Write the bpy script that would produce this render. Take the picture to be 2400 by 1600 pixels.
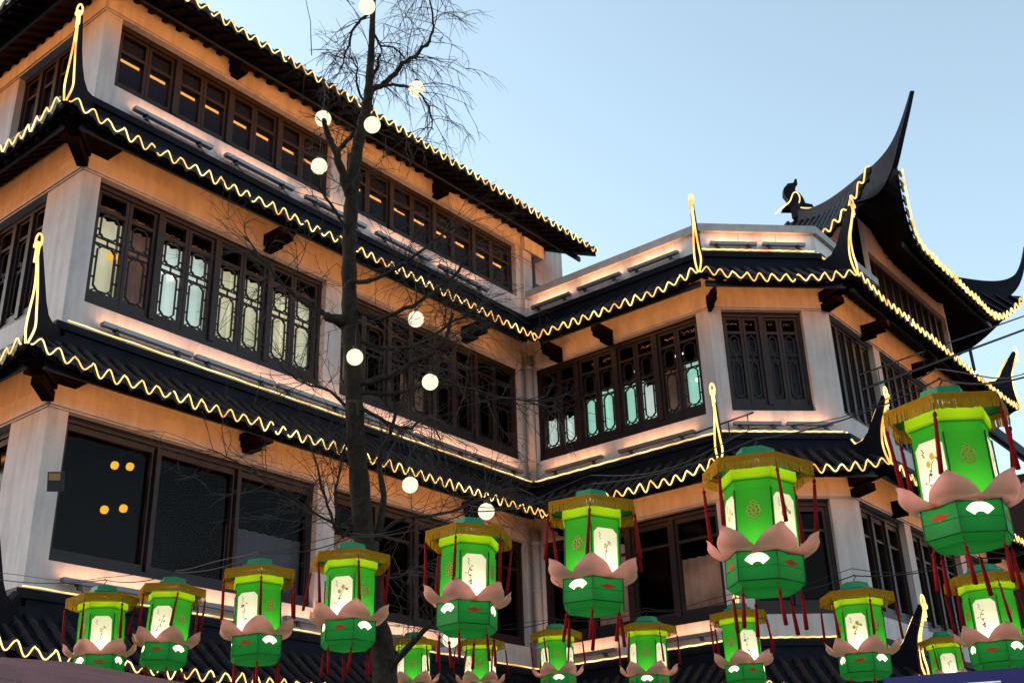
import bpy, math, random
from mathutils import Vector, Matrix
random.seed(7)
R_ = math.radians
for o in list(bpy.data.objects): bpy.data.objects.remove(o)
SC = bpy.context.scene
COL = SC.collection

# ------------------------------------------------------------------ camera
F_PX, YAW, PITCH, ROLL = 2684.7, 0.898663, 0.427041, -0.033860
fwd = Vector((math.sin(YAW)*math.cos(PITCH), math.cos(YAW)*math.cos(PITCH), math.sin(PITCH)))
rgt = Vector((math.cos(YAW), -math.sin(YAW), 0)); upv = rgt.cross(fwd)
r2 = rgt*math.cos(ROLL)+upv*math.sin(ROLL); u2 = -rgt*math.sin(ROLL)+upv*math.cos(ROLL)
cam_d = bpy.data.cameras.new('camera'); cam = bpy.data.objects.new('camera', cam_d); COL.objects.link(cam)
cam_d.sensor_width = 36; cam_d.lens = F_PX/2400*36; cam_d.clip_end = 3000; cam_d.clip_start = 0.05
cam.matrix_world = Matrix(((r2.x,u2.x,-fwd.x,0),(r2.y,u2.y,-fwd.y,0),(r2.z,u2.z,-fwd.z,0),(0,0,0,1)))
SC.camera = cam
GROUND = -1.6          # eye height is the origin
def at(px, py, depth):
    """point seen at photo pixel (px,py of 2400x1600) at a given distance along the view axis"""
    return (fwd + r2*((px-1200)/F_PX) - u2*((py-800)/F_PX))*depth
KD = 2400/2352
def atd(px, py, depth): return at(px*KD, py*KD, depth)

# ------------------------------------------------------------------ world, sun, exposure
world = bpy.data.worlds.new('World'); SC.world = world; world.use_nodes = True
wn = world.node_tree.nodes; wl = world.node_tree.links
bg = wn['Background']
sky = wn.new('ShaderNodeTexSky'); sky.sky_type = 'NISHITA'; sky.sun_disc = False
SUN_EL, SUN_AZ = R_(20), R_(344)
sky.sun_elevation = SUN_EL; sky.sun_rotation = SUN_AZ
sky.air_density = 1.0; sky.dust_density = 1.2; sky.ozone_density = 2.0
hsv = wn.new('ShaderNodeHueSaturation'); hsv.inputs['Saturation'].default_value = 0.68; hsv.inputs['Hue'].default_value = .475
wl.new(sky.outputs[0], hsv.inputs['Color']); wl.new(hsv.outputs[0], bg.inputs['Color'])
bg.inputs['Strength'].default_value = 0.15
sun_d = bpy.data.lights.new('sun', 'SUN'); sun = bpy.data.objects.new('sun', sun_d); COL.objects.link(sun)
sun_d.energy = 0.03; sun_d.angle = R_(25); sun_d.color = (1, .86, .72)
sdir = Vector((math.sin(SUN_AZ)*math.cos(SUN_EL), math.cos(SUN_AZ)*math.cos(SUN_EL), math.sin(SUN_EL)))
sun.rotation_euler = sdir.to_track_quat('Z', 'Y').to_euler()
vs = SC.view_settings; vs.view_transform = 'Standard'; vs.look = 'None'; vs.gamma = 1; vs.exposure = 1.3
vs.use_curve_mapping = False
SC.render.engine = 'CYCLES'
SC.render.resolution_x, SC.render.resolution_y = 1024, 682

# ------------------------------------------------------------------ materials
MATS = {}
def mat(name, col, rough=.7, spec=.3, noise=None, bump=0, nscale=8, emit=None, estr=0, metallic=0, transl=0, coat=0):
    m = bpy.data.materials.new(name); m.use_nodes = True; nt = m.node_tree; b = nt.nodes['Principled BSDF']
    b.inputs['Base Color'].default_value = (*col, 1); b.inputs['Roughness'].default_value = rough
    b.inputs['Specular IOR Level'].default_value = spec; b.inputs['Metallic'].default_value = metallic
    b.inputs['Coat Weight'].default_value = coat
    if emit:
        b.inputs['Emission Color'].default_value = (*emit, 1); b.inputs['Emission Strength'].default_value = estr
    if noise or bump:
        tc = nt.nodes.new('ShaderNodeTexCoord'); nz = nt.nodes.new('ShaderNodeTexNoise')
        nz.inputs['Scale'].default_value = nscale; nz.inputs['Detail'].default_value = 6; nz.inputs['Roughness'].default_value = .65
        geo = nt.nodes.new('ShaderNodeNewGeometry')
        nt.links.new(geo.outputs['Position'], nz.inputs['Vector'])
        if noise:
            rp = nt.nodes.new('ShaderNodeValToRGB')
            rp.color_ramp.elements[0].position = .3; rp.color_ramp.elements[1].position = .72
            rp.color_ramp.elements[0].color = (*noise, 1); rp.color_ramp.elements[1].color = (*col, 1)
            nt.links.new(nz.outputs['Fac'], rp.inputs['Fac']); nt.links.new(rp.outputs[0], b.inputs['Base Color'])
            mr = nt.nodes.new('ShaderNodeMapRange'); mr.inputs['To Min'].default_value = min(1, rough+.15); mr.inputs['To Max'].default_value = max(.02, rough-.1)
            nt.links.new(nz.outputs['Fac'], mr.inputs['Value']); nt.links.new(mr.outputs[0], b.inputs['Roughness'])
        if bump:
            bp = nt.nodes.new('ShaderNodeBump'); bp.inputs['Strength'].default_value = bump; bp.inputs['Distance'].default_value = .02
            nz2 = nt.nodes.new('ShaderNodeTexNoise'); nz2.inputs['Scale'].default_value = nscale*6
            nt.links.new(geo.outputs['Position'], nz2.inputs['Vector'])
            nt.links.new(nz2.outputs['Fac'], bp.inputs['Height']); nt.links.new(bp.outputs[0], b.inputs['Normal'])
    if transl:
        tr = nt.nodes.new('ShaderNodeBsdfTranslucent'); tr.inputs['Color'].default_value = (*col, 1)
        mx = nt.nodes.new('ShaderNodeMixShader'); mx.inputs[0].default_value = transl
        out = nt.nodes['Material Output']
        nt.links.new(b.outputs[0], mx.inputs[1]); nt.links.new(tr.outputs[0], mx.inputs[2]); nt.links.new(mx.outputs[0], out.inputs['Surface'])
    MATS[name] = m; return m
def plaster(name, col, dirt):
    m = bpy.data.materials.new(name); m.use_nodes = True; nt = m.node_tree; N = nt.nodes; L = nt.links; b = N['Principled BSDF']
    b.inputs['Roughness'].default_value = .85; b.inputs['Specular IOR Level'].default_value = .2
    geo = N.new('ShaderNodeNewGeometry')
    n1 = N.new('ShaderNodeTexNoise'); n1.inputs['Scale'].default_value = 1.3; n1.inputs['Detail'].default_value = 8; n1.inputs['Roughness'].default_value = .7
    L.new(geo.outputs['Position'], n1.inputs['Vector'])
    mp = N.new('ShaderNodeMapping'); mp.inputs['Scale'].default_value = (5, 5, .5); L.new(geo.outputs['Position'], mp.inputs['Vector'])
    n2 = N.new('ShaderNodeTexNoise'); n2.inputs['Scale'].default_value = 1.6; n2.inputs['Detail'].default_value = 5; L.new(mp.outputs[0], n2.inputs['Vector'])
    mul = N.new('ShaderNodeMath'); mul.operation = 'MULTIPLY'; L.new(n1.outputs['Fac'], mul.inputs[0]); L.new(n2.outputs['Fac'], mul.inputs[1])
    rp = N.new('ShaderNodeValToRGB'); rp.color_ramp.elements[0].position = .14; rp.color_ramp.elements[1].position = .32
    rp.color_ramp.elements[0].color = (*dirt, 1); rp.color_ramp.elements[1].color = (*col, 1)
    L.new(mul.outputs[0], rp.inputs['Fac']); L.new(rp.outputs[0], b.inputs['Base Color'])
    n3 = N.new('ShaderNodeTexNoise'); n3.inputs['Scale'].default_value = 30; n3.inputs['Detail'].default_value = 4; L.new(geo.outputs['Position'], n3.inputs['Vector'])
    bp = N.new('ShaderNodeBump'); bp.inputs['Strength'].default_value = .15; bp.inputs['Distance'].default_value = .01
    L.new(n3.outputs['Fac'], bp.inputs['Height']); L.new(bp.outputs[0], b.inputs['Normal'])
    MATS[name] = m
def emis(name, col, s):
    m = bpy.data.materials.new(name); m.use_nodes = True; nt = m.node_tree; nt.nodes.clear()
    e = nt.nodes.new('ShaderNodeEmission'); e.inputs['Color'].default_value = (*col, 1); e.inputs['Strength'].default_value = s
    o = nt.nodes.new('ShaderNodeOutputMaterial'); nt.links.new(e.outputs[0], o.inputs['Surface']); MATS[name] = m
def rope_mat(name, col, col2, s):
    m = bpy.data.materials.new(name); m.use_nodes = True; nt = m.node_tree; nt.nodes.clear(); N = nt.nodes
    e = N.new('ShaderNodeEmission'); o = N.new('ShaderNodeOutputMaterial'); geo = N.new('ShaderNodeNewGeometry')
    n = N.new('ShaderNodeTexNoise'); n.inputs['Scale'].default_value = 2.2; n.inputs['Detail'].default_value = 3
    nt.links.new(geo.outputs['Position'], n.inputs['Vector'])
    rp = N.new('ShaderNodeValToRGB'); rp.color_ramp.elements[0].position = .35; rp.color_ramp.elements[1].position = .65
    rp.color_ramp.elements[0].color = (*col2, 1); rp.color_ramp.elements[1].color = (*col, 1)
    nt.links.new(n.outputs['Fac'], rp.inputs['Fac']); nt.links.new(rp.outputs[0], e.inputs['Color'])
    mr = N.new('ShaderNodeMapRange'); mr.inputs['From Min'].default_value = .3; mr.inputs['From Max'].default_value = .7
    mr.inputs['To Min'].default_value = s*.55; mr.inputs['To Max'].default_value = s*1.4
    nt.links.new(n.outputs['Fac'], mr.inputs['Value']); nt.links.new(mr.outputs[0], e.inputs['Strength'])
    nt.links.new(e.outputs[0], o.inputs['Surface']); MATS[name] = m
def clear_pane(name):
    m = bpy.data.materials.new(name); m.use_nodes = True; nt = m.node_tree; nt.nodes.clear(); N = nt.nodes
    t = N.new('ShaderNodeBsdfTransparent'); g = N.new('ShaderNodeBsdfGlossy'); g.inputs['Roughness'].default_value = .04; g.inputs['Color'].default_value = (.5, .48, .5, 1)
    t.inputs['Color'].default_value = (.93, .94, .93, 1)
    lw = N.new('ShaderNodeLayerWeight'); lw.inputs['Blend'].default_value=.5; pw = N.new('ShaderNodeMath'); pw.operation='POWER'; pw.inputs[1].default_value=5; nt.links.new(lw.outputs['Facing'],pw.inputs[0]); f = N.new('ShaderNodeMath'); f.operation='MULTIPLY_ADD'; f.inputs[1].default_value=.12; f.inputs[2].default_value=.006; nt.links.new(pw.outputs[0],f.inputs[0]); mx = N.new('ShaderNodeMixShader'); o = N.new('ShaderNodeOutputMaterial')
    nt.links.new(f.outputs[0], mx.inputs[0]); nt.links.new(t.outputs[0], mx.inputs[1]); nt.links.new(g.outputs[0], mx.inputs[2])
    nt.links.new(mx.outputs[0], o.inputs['Surface']); MATS[name] = m
def glow_curtain_mat(name, c1, c2, s):
    m = bpy.data.materials.new(name); m.use_nodes = True; nt = m.node_tree; N = nt.nodes; L = nt.links; b = N['Principled BSDF']
    b.inputs['Base Color'].default_value = (*c1, 1); b.inputs['Roughness'].default_value = .9
    geo = N.new('ShaderNodeNewGeometry'); n = N.new('ShaderNodeTexNoise'); n.inputs['Scale'].default_value = 1.7; n.inputs['Detail'].default_value = 4
    L.new(geo.outputs['Position'], n.inputs['Vector'])
    rp = N.new('ShaderNodeValToRGB'); rp.color_ramp.elements[0].position = .35; rp.color_ramp.elements[1].position = .65
    rp.color_ramp.elements[0].color = (*c2, 1); rp.color_ramp.elements[1].color = (*c1, 1); L.new(n.outputs['Fac'], rp.inputs['Fac'])
    L.new(rp.outputs[0], b.inputs['Emission Color']); b.inputs['Emission Strength'].default_value = s  # glow put into the cloth stands in for room light behind it
    MATS[name] = m

plaster('plaster', (.52, .455, .435), (.40, .345, .33))
plaster('parapet_paint', (.66, .61, .59), (.52, .47, .44))
mat('coping', (.42, .39, .38), .7, .3, noise=(.3, .27, .26), nscale=5)
mat('tile', (.008, .009, .016), .65, .08, noise=(.003, .003, .005), bump=.3, nscale=7)
mat('tile_edge', (.013, .014, .021), .45, .25, noise=(.004, .004, .006), bump=.2, nscale=14)
mat('ridge', (.006, .007, .014), .6, .10, noise=(.003, .003, .006), bump=.3, nscale=5)
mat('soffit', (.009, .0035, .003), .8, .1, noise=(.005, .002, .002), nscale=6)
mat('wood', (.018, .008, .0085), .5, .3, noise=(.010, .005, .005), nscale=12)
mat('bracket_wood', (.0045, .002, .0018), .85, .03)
mat('wood_light', (.055, .022, .016), .5, .4, noise=(.03, .013, .01), nscale=12)
mat('pane_dark', (.005, .003, .003), .09, .04)
mat('pane_grey', (.022, .024, .034), .03, .8)
clear_pane('pane_clear')
glow_curtain_mat('curtain_cream_glow', (.62, .60, .44), (.46, .42, .26), .30)
glow_curtain_mat('curtain_cool_glow', (.55, .66, .62), (.38, .46, .42), .34)
glow_curtain_mat('curtain_teal_glow', (.32, .62, .50), (.26, .50, .42), .36)
mat('curtain_reflection_grey', (.065, .068, .09), .9, .05)  # grey blind cloth; on the chamfered face it stands in for glass reflections
glow_curtain_mat('curtain_dim_glow', (.20, .11, .08), (.05, .025, .02), .22)
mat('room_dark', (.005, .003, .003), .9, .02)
mat('metal_grey', (.20, .20, .22), .4, .5, metallic=.6)
mat('metal_dark', (.03, .03, .034), .5, .4)
mat('wire', (.012, .012, .014), .6, .3)
mat('bark', (.062, .043, .033), .9, .12, noise=(.022, .015, .011), bump=.8, nscale=14)
mat('twig', (.055, .040, .033), .9, .1)
mat('gutter', (.36, .30, .29), .5, .4)
rope_mat('rope', (1, .69, .27), (1, .48, .12), .92)
emis('led_orange', (1, .37, .08), 6.6)
emis('led_peach', (1, .47, .22), 9.0)
emis('globe_lamp', (1, .88, .60), .56)
emis('inside_lamp', (1, .48, .03), .48)
emis('inside_tube', (1, .55, .25), .5)
emis('spot_lamp', (1, .92, .8), 1.5)
for k_ in ('rope','inside_lamp','inside_tube','spot_lamp'): MATS[k_].cycles.emission_sampling='NONE'
mat('paving', (.10, .095, .09), .8, .3, noise=(.06, .057, .055), nscale=2)
# lantern
mat('silk_green', (.022, .19, .012), .6, .15, noise=(.014, .145, .010), nscale=9, transl=.75)
mat('silk_lime', (.34, .55, .010), .6, .15, transl=.6)
mat('cap_green', (.009, .17, .075), .55, .3, noise=(.007, .12, .05), nscale=9, transl=.15)
mat('base_green', (.008, .14, .022), .6, .15, noise=(.006, .11, .017), nscale=9, transl=.32)
mat('rib_green', (.004, .045, .014), .6, .2)
mat('panel_white', (.62, .58, .46), .7, .2, transl=.65)
mat('fan_cream', (.90, .84, .62), .7, .2, emit=(1, .88, .6), estr=.0, transl=.65)
mat('petal', (.78, .33, .29), .6, .15, noise=(.60, .22, .20), nscale=14, transl=.5)
mat('fringe', (.52, .23, .010), .8, .1, noise=(.33, .14, .006), nscale=60, transl=.4)
mat('tassel', (.26, .006, .008), .8, .1, noise=(.17, .004, .005), nscale=40)
mat('ink', (.02, .02, .02), .8, .1)
mat('paint_red', (.45, .04, .02), .8, .1)
mat('paint_gold', (.75, .42, .04), .7, .2)
mat('ornament', (.50, .28, .05), .5, .4)
mat('awning', (.20, .075, .085), .5, .4, noise=(.13, .05, .055), nscale=4)
mat('spot_glass', (.40, .22, .09), .2, .5)
mat('sign_blue', (.006, .010, .085), .5, .08)
mat('sign_white', (.7, .7, .75), .5, .3)
M = MATS

# ------------------------------------------------------------------ mesh helpers
class MB:
    def __init__(s): s.v = []; s.f = []; s.m = []; s.cur = 0
    def add(s, vs, fs, mi=None):
        n = len(s.v); s.v += [tuple(p) for p in vs]; s.f += [tuple(i+n for i in f) for f in fs]
        s.m += [s.cur if mi is None else mi]*len(fs)
    def box(s, x0, x1, y0, y1, z0, z1, mi=None):
        v = [(x0,y0,z0),(x1,y0,z0),(x1,y1,z0),(x0,y1,z0),(x0,y0,z1),(x1,y0,z1),(x1,y1,z1),(x0,y1,z1)]
        s.add(v, [(0,3,2,1),(4,5,6,7),(0,1,5,4),(1,2,6,5),(2,3,7,6),(3,0,4,7)], mi)
    def bar(s, a, b, w, d, mi=None, up=Vector((0,0,1))):
        a = Vector(a); b = Vector(b); t = (b-a).normalized(); x = t.cross(up)
        if x.length < 1e-4: x = t.cross(Vector((0,1,0)))
        x.normalize(); y = x.cross(t)
        v = []
        for p in (a, b):
            for i, j in ((-1,-1),(1,-1),(1,1),(-1,1)): v.append(p+x*(w/2*i)+y*(d/2*j))
        s.add(v, [(0,1,2,3),(7,6,5,4),(0,4,5,1),(1,5,6,2),(2,6,7,3),(3,7,4,0)], mi)
    def tube(s, pts, rad, n=6, mi=None, cap=True):
        pts = [Vector(p) for p in pts]; k = len(pts)
        if not hasattr(rad, '__len__'): rad = [rad]*k
        vs = []; x = None
        for i, p in enumerate(pts):
            t = (pts[min(i+1,k-1)]-pts[max(i-1,0)])
            if t.length < 1e-9: t = Vector((0,0,1))
            t.normalize()
            if x is None:
                x = t.orthogonal().normalized()
            else:
                x = x - t*x.dot(t)
                x = x.normalized() if x.length > 1e-5 else t.orthogonal().normalized()
            y = t.cross(x)
            for j in range(n):
                a = 2*math.pi*j/n; vs.append(p+(x*math.cos(a)+y*math.sin(a))*rad[i])
        fs = []
        for i in range(k-1):
            for j in range(n):
                a = i*n+j; b = i*n+(j+1) % n; fs.append((a, b, b+n, a+n))
        if cap: fs.append(tuple(range(n-1, -1, -1))); fs.append(tuple((k-1)*n+j for j in range(n)))
        s.add(vs, fs, mi)
    def prism(s, poly, fn, t0, t1, mi=None):
        """poly of 2D points; fn(a,b,t)->3D; extruded from t0 to t1"""
        n = len(poly); v = [fn(a,b,t0) for a,b in poly]+[fn(a,b,t1) for a,b in poly]
        s.add(v, [tuple(range(n-1,-1,-1)), tuple(range(n,2*n))]+[(i,(i+1)%n,(i+1)%n+n,i+n) for i in range(n)], mi)
    def mesh(s, name, mats, smooth=False):
        me = bpy.data.meshes.new(name); me.from_pydata(s.v, [], s.f)
        for m in mats: me.materials.append(M[m])
        if len(mats) > 1: me.polygons.foreach_set('material_index', s.m)
        if smooth: me.polygons.foreach_set('use_smooth', [True]*len(s.f))
        me.update(); return me
I4 = Matrix.Identity(4)
WORLD = {}     # object -> world matrix (kept by hand, no depsgraph needed)
def link(name, me, W=I4, parent=None):
    o = bpy.data.objects.new(name, me); COL.objects.link(o); WORLD[o] = W.copy()
    if parent:
        o.parent = parent; o.matrix_basis = WORLD[parent].inverted() @ W
    else: o.matrix_basis = W
    return o
def build(name, mb, mats, W=I4, parent=None, smooth=False):
    if isinstance(mats, str): mats = [mats]
    return link(name, mb.mesh(name, mats, smooth), W, parent)
def tag(o, label, cat, group=None, kind=None):
    o['label'] = label
    if cat: o['category'] = cat
    if group: o['group'] = group
    if kind: o['kind'] = kind
    return o
def empty(name, loc, label, cat, group=None, W=None):
    o = link(name, None, W if W is not None else Matrix.Translation(loc)); o.empty_display_size = .2
    return tag(o, label, cat, group)
ORD = ['first','second','third','fourth','fifth','sixth','seventh','eighth','ninth','tenth']

# ------------------------------------------------------------------ ground
g = MB(); g.add([(-900,-900,GROUND),(900,-900,GROUND),(900,900,GROUND),(-900,900,GROUND)], [(0,1,2,3)])
o = build('ground', g, 'paving'); o['kind'] = 'structure'; o['label'] = 'dark stone paving of the square below the building'

# ------------------------------------------------------------------ the building: plan
X0, YA = 7.40, 14.0; XB = 18.09
PBC = (18.09, 9.50); PCD = (19.75, 7.84); XD = 28.30; YD = 7.84
class Facade:
    def __init__(s, o, e, corners):
        s.o = Vector((*o,0)); e = Vector((*e,0)); s.L = (e-s.o).length; s.u = (e-s.o)/s.L
        s.n = Vector((s.u.y,-s.u.x,0)); i = -s.n; s.c = corners
        s.W = Matrix(((s.u.x,i.x,0,s.o.x),(s.u.y,i.y,0,s.o.y),(0,0,1,0),(0,0,0,1)))
T45 = math.tan(R_(22.5))
FA = Facade((X0,YA),(XB,YA),(1,-1)); FP = Facade((X0,22.0),(X0,YA),(0,1))
FB = Facade((XB,YA),PBC,(-1,T45)); FC = Facade(PBC,PCD,(T45,T45)); FD = Facade(PCD,(XD,YD),(T45,1)); FE = Facade((XD,YD),(XD,15),(1,0))
wing = empty('timber_building', (12.7, 14, GROUND), 'three-storey left wing with white walls, dark lattice windows and tiled eaves', 'building')
corner = empty('timber_building', (22, 9, GROUND), 'corner block with chamfered end, roof terrace and a small upturned-roof pavilion on top', 'building')

PER = 0.253
class Roof:
    """one sloping face of tiles; p overhang from the wall line, run = plan depth, prof(q) height over the eave"""
    def __init__(s, f, p, ze, run, prof, rise=.16, rl=1.2, rexp=2, bow=0, L=None, off=0.0, cor=None, up=(1,1)):
        s.f=f; s.p=p; s.ze=ze; s.run=run; s.prof=prof; s.rise=rise; s.rl=rl; s.rexp=rexp; s.bow=bow
        s.L = f.L if L is None else L; s.off=off; s.up=up
        s.m0, s.m1 = f.c if cor is None else cor
    def ends(s, q):
        return -s.p*s.m0+q*s.m0, s.L+s.p*s.m1-q*s.m1
    def lift(s, u, q):
        a, b = s.ends(q); r = 0
        for m, t in ((s.m0*s.up[0], u-a), (s.m1*s.up[1], b-u)):
            if m > 0: r += max(0, 1-max(0,t)/s.rl)**s.rexp
        return r
    def pt(s, u, q, dz=0, out=0):
        k = s.lift(u, q); fall = max(0, 1-q/s.run)**1.3 if s.run else 1
        return Vector((u, -s.p+q-out-s.bow*k*max(0,1-q/s.run), s.ze+s.prof(q)+s.rise*k*fall+dz))
    def slab(s, parent, name='pent_roof', th=.10, nq=5):
        a0, b0 = s.ends(0); nu = max(8, int((b0-a0)/.25)); mb = MB(); v=[]
        for lay in (0, -th):
            for j in range(nq+1):
                q = s.run*j/nq; a, b = s.ends(q)
                for i in range(nu+1): v.append(s.pt(a+(b-a)*i/nu, q, lay))
        n1 = (nu+1)*(nq+1); f=[]; mi=[]
        for j in range(nq):
            for i in range(nu):
                k = j*(nu+1)+i; f.append((k,k+1,k+nu+2,k+nu+1)); mi.append(0)
                k += n1; f.append((k,k+nu+1,k+nu+2,k+1)); mi.append(1)
        for i in range(nu): f.append((i,i+n1,i+1+n1,i+1)); mi.append(1)
        for i in range(nu):
            k = nq*(nu+1)+i; f.append((k,k+1,k+1+n1,k+n1)); mi.append(0)
        for j in range(nq):
            k=j*(nu+1); f.append((k,k+nu+1,k+nu+1+n1,k+n1)); mi.append(1)
            k+=nu; f.append((k,k+n1,k+nu+1+n1,k+nu+1)); mi.append(1)
        mb.v=[tuple(p) for p in v]; mb.f=f; mb.m=mi
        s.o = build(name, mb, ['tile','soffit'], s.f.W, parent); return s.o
    def rows(s):
        a0, b0 = s.ends(0); a1, b1 = s.ends(s.run)
        lo, hi = min(a0,a1), max(b0,b1); n = int((hi-lo)/PER); st = lo+((hi-lo)-n*PER)/2
        if s.m0 > 0: st = a0+PER*.5
        elif s.m1 > 0: st = b0-PER*.5-int((b0-PER*.5-lo)/PER)*PER
        out=[]; u=st
        while u < hi-.02:
            q0, q1 = 0, s.run
            if s.m0 > 0: q1 = min(q1, (u-a0)/s.m0)
            elif s.m0 < 0 and u < a0: q0 = max(q0, (a0-u)/-s.m0)
            if s.m1 > 0: q1 = min(q1, (b0-u)/s.m1)
            elif s.m1 < 0 and u > b0: q0 = max(q0, (u-b0)/-s.m1)
            if q1-q0 > .06: out.append((u,q0,q1))
            u += PER
        return out
    def tiles(s, seg=.21, maxq=9, ulim=None):
        rr = .072
        for u, q0, q1 in s.rows():
            if ulim and not (ulim[0] <= u <= ulim[1]): continue
            mb = MB(); q1 = min(q1, maxq); n = max(1, int((q1-q0)/seg)); v=[]; f=[]; ring=6; k=0
            ju = random.uniform(-.008,.008)
            for i in range(n+1):
                q = q0+(q1-q0)*i/n; p = s.pt(u+ju, q, .012, out=.05 if i==0 and q0==0 else 0)
                for r in ((rr,) if i in (0,) else (rr*.86, rr)) if i < n else (rr*.86,):
                    for j in range(ring+1):
                        a = math.pi*j/ring; v.append(p+Vector((math.cos(a)*r,0,math.sin(a)*r)))
                    k += 1
            for i in range(k-1):
                for j in range(ring): a=i*(ring+1)+j; f.append((a,a+1,a+ring+2,a+ring+1))
            mb.add(v,f)
            if q0 == 0:      # round end cap
                c = s.pt(u+ju, 0, .02, out=.055); w=[]
                for d in (0,.022):
                    for j in range(10):
                        a=2*math.pi*j/10; w.append(c+Vector((math.cos(a)*.078,d,math.sin(a)*.078)))
                mb.add(w,[tuple(range(9,-1,-1))]+[(j,(j+1)%10,(j+1)%10+10,j+10) for j in range(10)])
            build('roof_tile', mb, 'tile_edge', s.f.W, s.o)
    def drips(s, ulim=None):
        global DRIP
        rs = [r for r in s.rows() if r[1]==0]
        for u,_,_ in rs:
            c = u+PER/2
            if c > s.ends(0)[1]-.05: continue
            if ulim and not (ulim[0] <= c <= ulim[1]): continue
            p = s.pt(c, 0, -.005+random.uniform(-.008,.008), out=.035)
            link('drip_tile', DRIP, s.f.W @ Matrix.Translation(p) @ Matrix.Rotation(random.uniform(-.06,.06),4,'Y'), s.o)
    def wave(s, ulo=None, uhi=None, amp=.074, dz=.0, out=.085):
        rs=[r for r in s.rows() if r[1]==0]; ph = rs[0][0]
        a,b = s.ends(0); a = a if ulo is None else ulo; b = b if uhi is None else uhi
        n = int((b-a)/PER*12); pts=[]
        for i in range(n+1):
            u = a+(b-a)*i/n; j = math.floor((u-ph)/PER)
            am = amp*(1+.22*math.sin(j*2.3)+.12*math.sin(j*5.1)); sh=.03*math.sin(j*1.7)
            z = am*math.cos(2*math.pi*(u-ph)/PER+sh)
            pts.append(s.f.W @ s.pt(u, 0, dz-.02+z, out=out+.01*math.sin(j)))
        return pts
    def strip(s, parent, a, b, em='led_orange', dist=None):
        """under-eave lamp trough: dark housing with its lens facing the wall"""
        mb=MB(); y=-s.p+.16 if dist is None else -dist; z=s.ze-.03 if dist is None else s.ze+s.prof(s.p-dist)-.20
        mb.box(a,b,y,y+.05,z-.06,z+.05,0); mb.add([(a+.02,y+.052,z-.035),(b-.02,y+.052,z-.035),(b-.02,y+.052,z+.035),(a+.02,y+.052,z+.035)],[(0,3,2,1)],1)
        build('light_strip', mb, ['metal_dark', em], s.f.W, parent)
    def rafters(s, parent, sp=.28):
        mb=MB(); a,b=s.ends(0); n=int((b-a)/sp)
        for i in range(n):
            u=a+.15+i*sp
            qa,qb=.05,min(s.run,s.p)
            if s.m0>0: qb=min(qb,(u-a)/s.m0)
            if s.m1>0: qb=min(qb,(b-u)/s.m1)
            if qb-qa<.1: continue
            mb.bar(s.pt(u,qa,-.14),s.pt(u,qb,-.14),.07,.08)
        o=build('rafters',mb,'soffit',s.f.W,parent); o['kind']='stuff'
dm = MB(); poly=[(-.115,.02),(-.11,-.02),(-.085,-.055),(-.05,-.07),(-.02,-.10),(0,-.112),(.02,-.10),(.05,-.07),(.085,-.055),(.11,-.02),(.115,.02)]
dm.prism(poly, lambda a,b,t:(a,t+abs(a)*-.15,b), -.012, .008)
DRIP = dm.mesh('drip_tile',['tile_edge'])

def skirt_prof(q): return .10*q+.62*(q/.78)**1.0*.9
ROPES=[]
def rope(name_label, pts, rad=.0155, gaps=None, n=5):
    mb=MB()
    if gaps:
        cur=[]
        for p in pts:
            if random.random()<gaps and len(cur)>8:
                mb.tube(cur,rad,n); cur=[]; skip=3
                continue
            cur.append(p)
        if len(cur)>2: mb.tube(cur,rad,n)
    else: mb.tube(pts,rad,n)
    o=build('light_rope',mb,'rope',smooth=True); tag(o,name_label,'light rope','light ropes along the eaves and ridges'); return o

def wall(f, z0, z1, holes, parent, th=.30, m='plaster', u0=0, u1=None, y0=0):
    """wall slab with rectangular openings (ua,ub,za,zb), each opening with real reveals"""
    u1=f.L if u1 is None else u1; mb=MB(); cur=u0
    for ua,ub,za,zb in sorted(holes):
        if ua>cur: mb.box(cur,ua,y0,y0+th,z0,z1)
        mb.box(ua,ub,y0,y0+th,z0,za); mb.box(ua,ub,y0,y0+th,zb,z1); cur=ub
    if u1>cur: mb.box(cur,u1,y0,y0+th,z0,z1)
    return build('wall',mb,m,f.W,parent)

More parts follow.
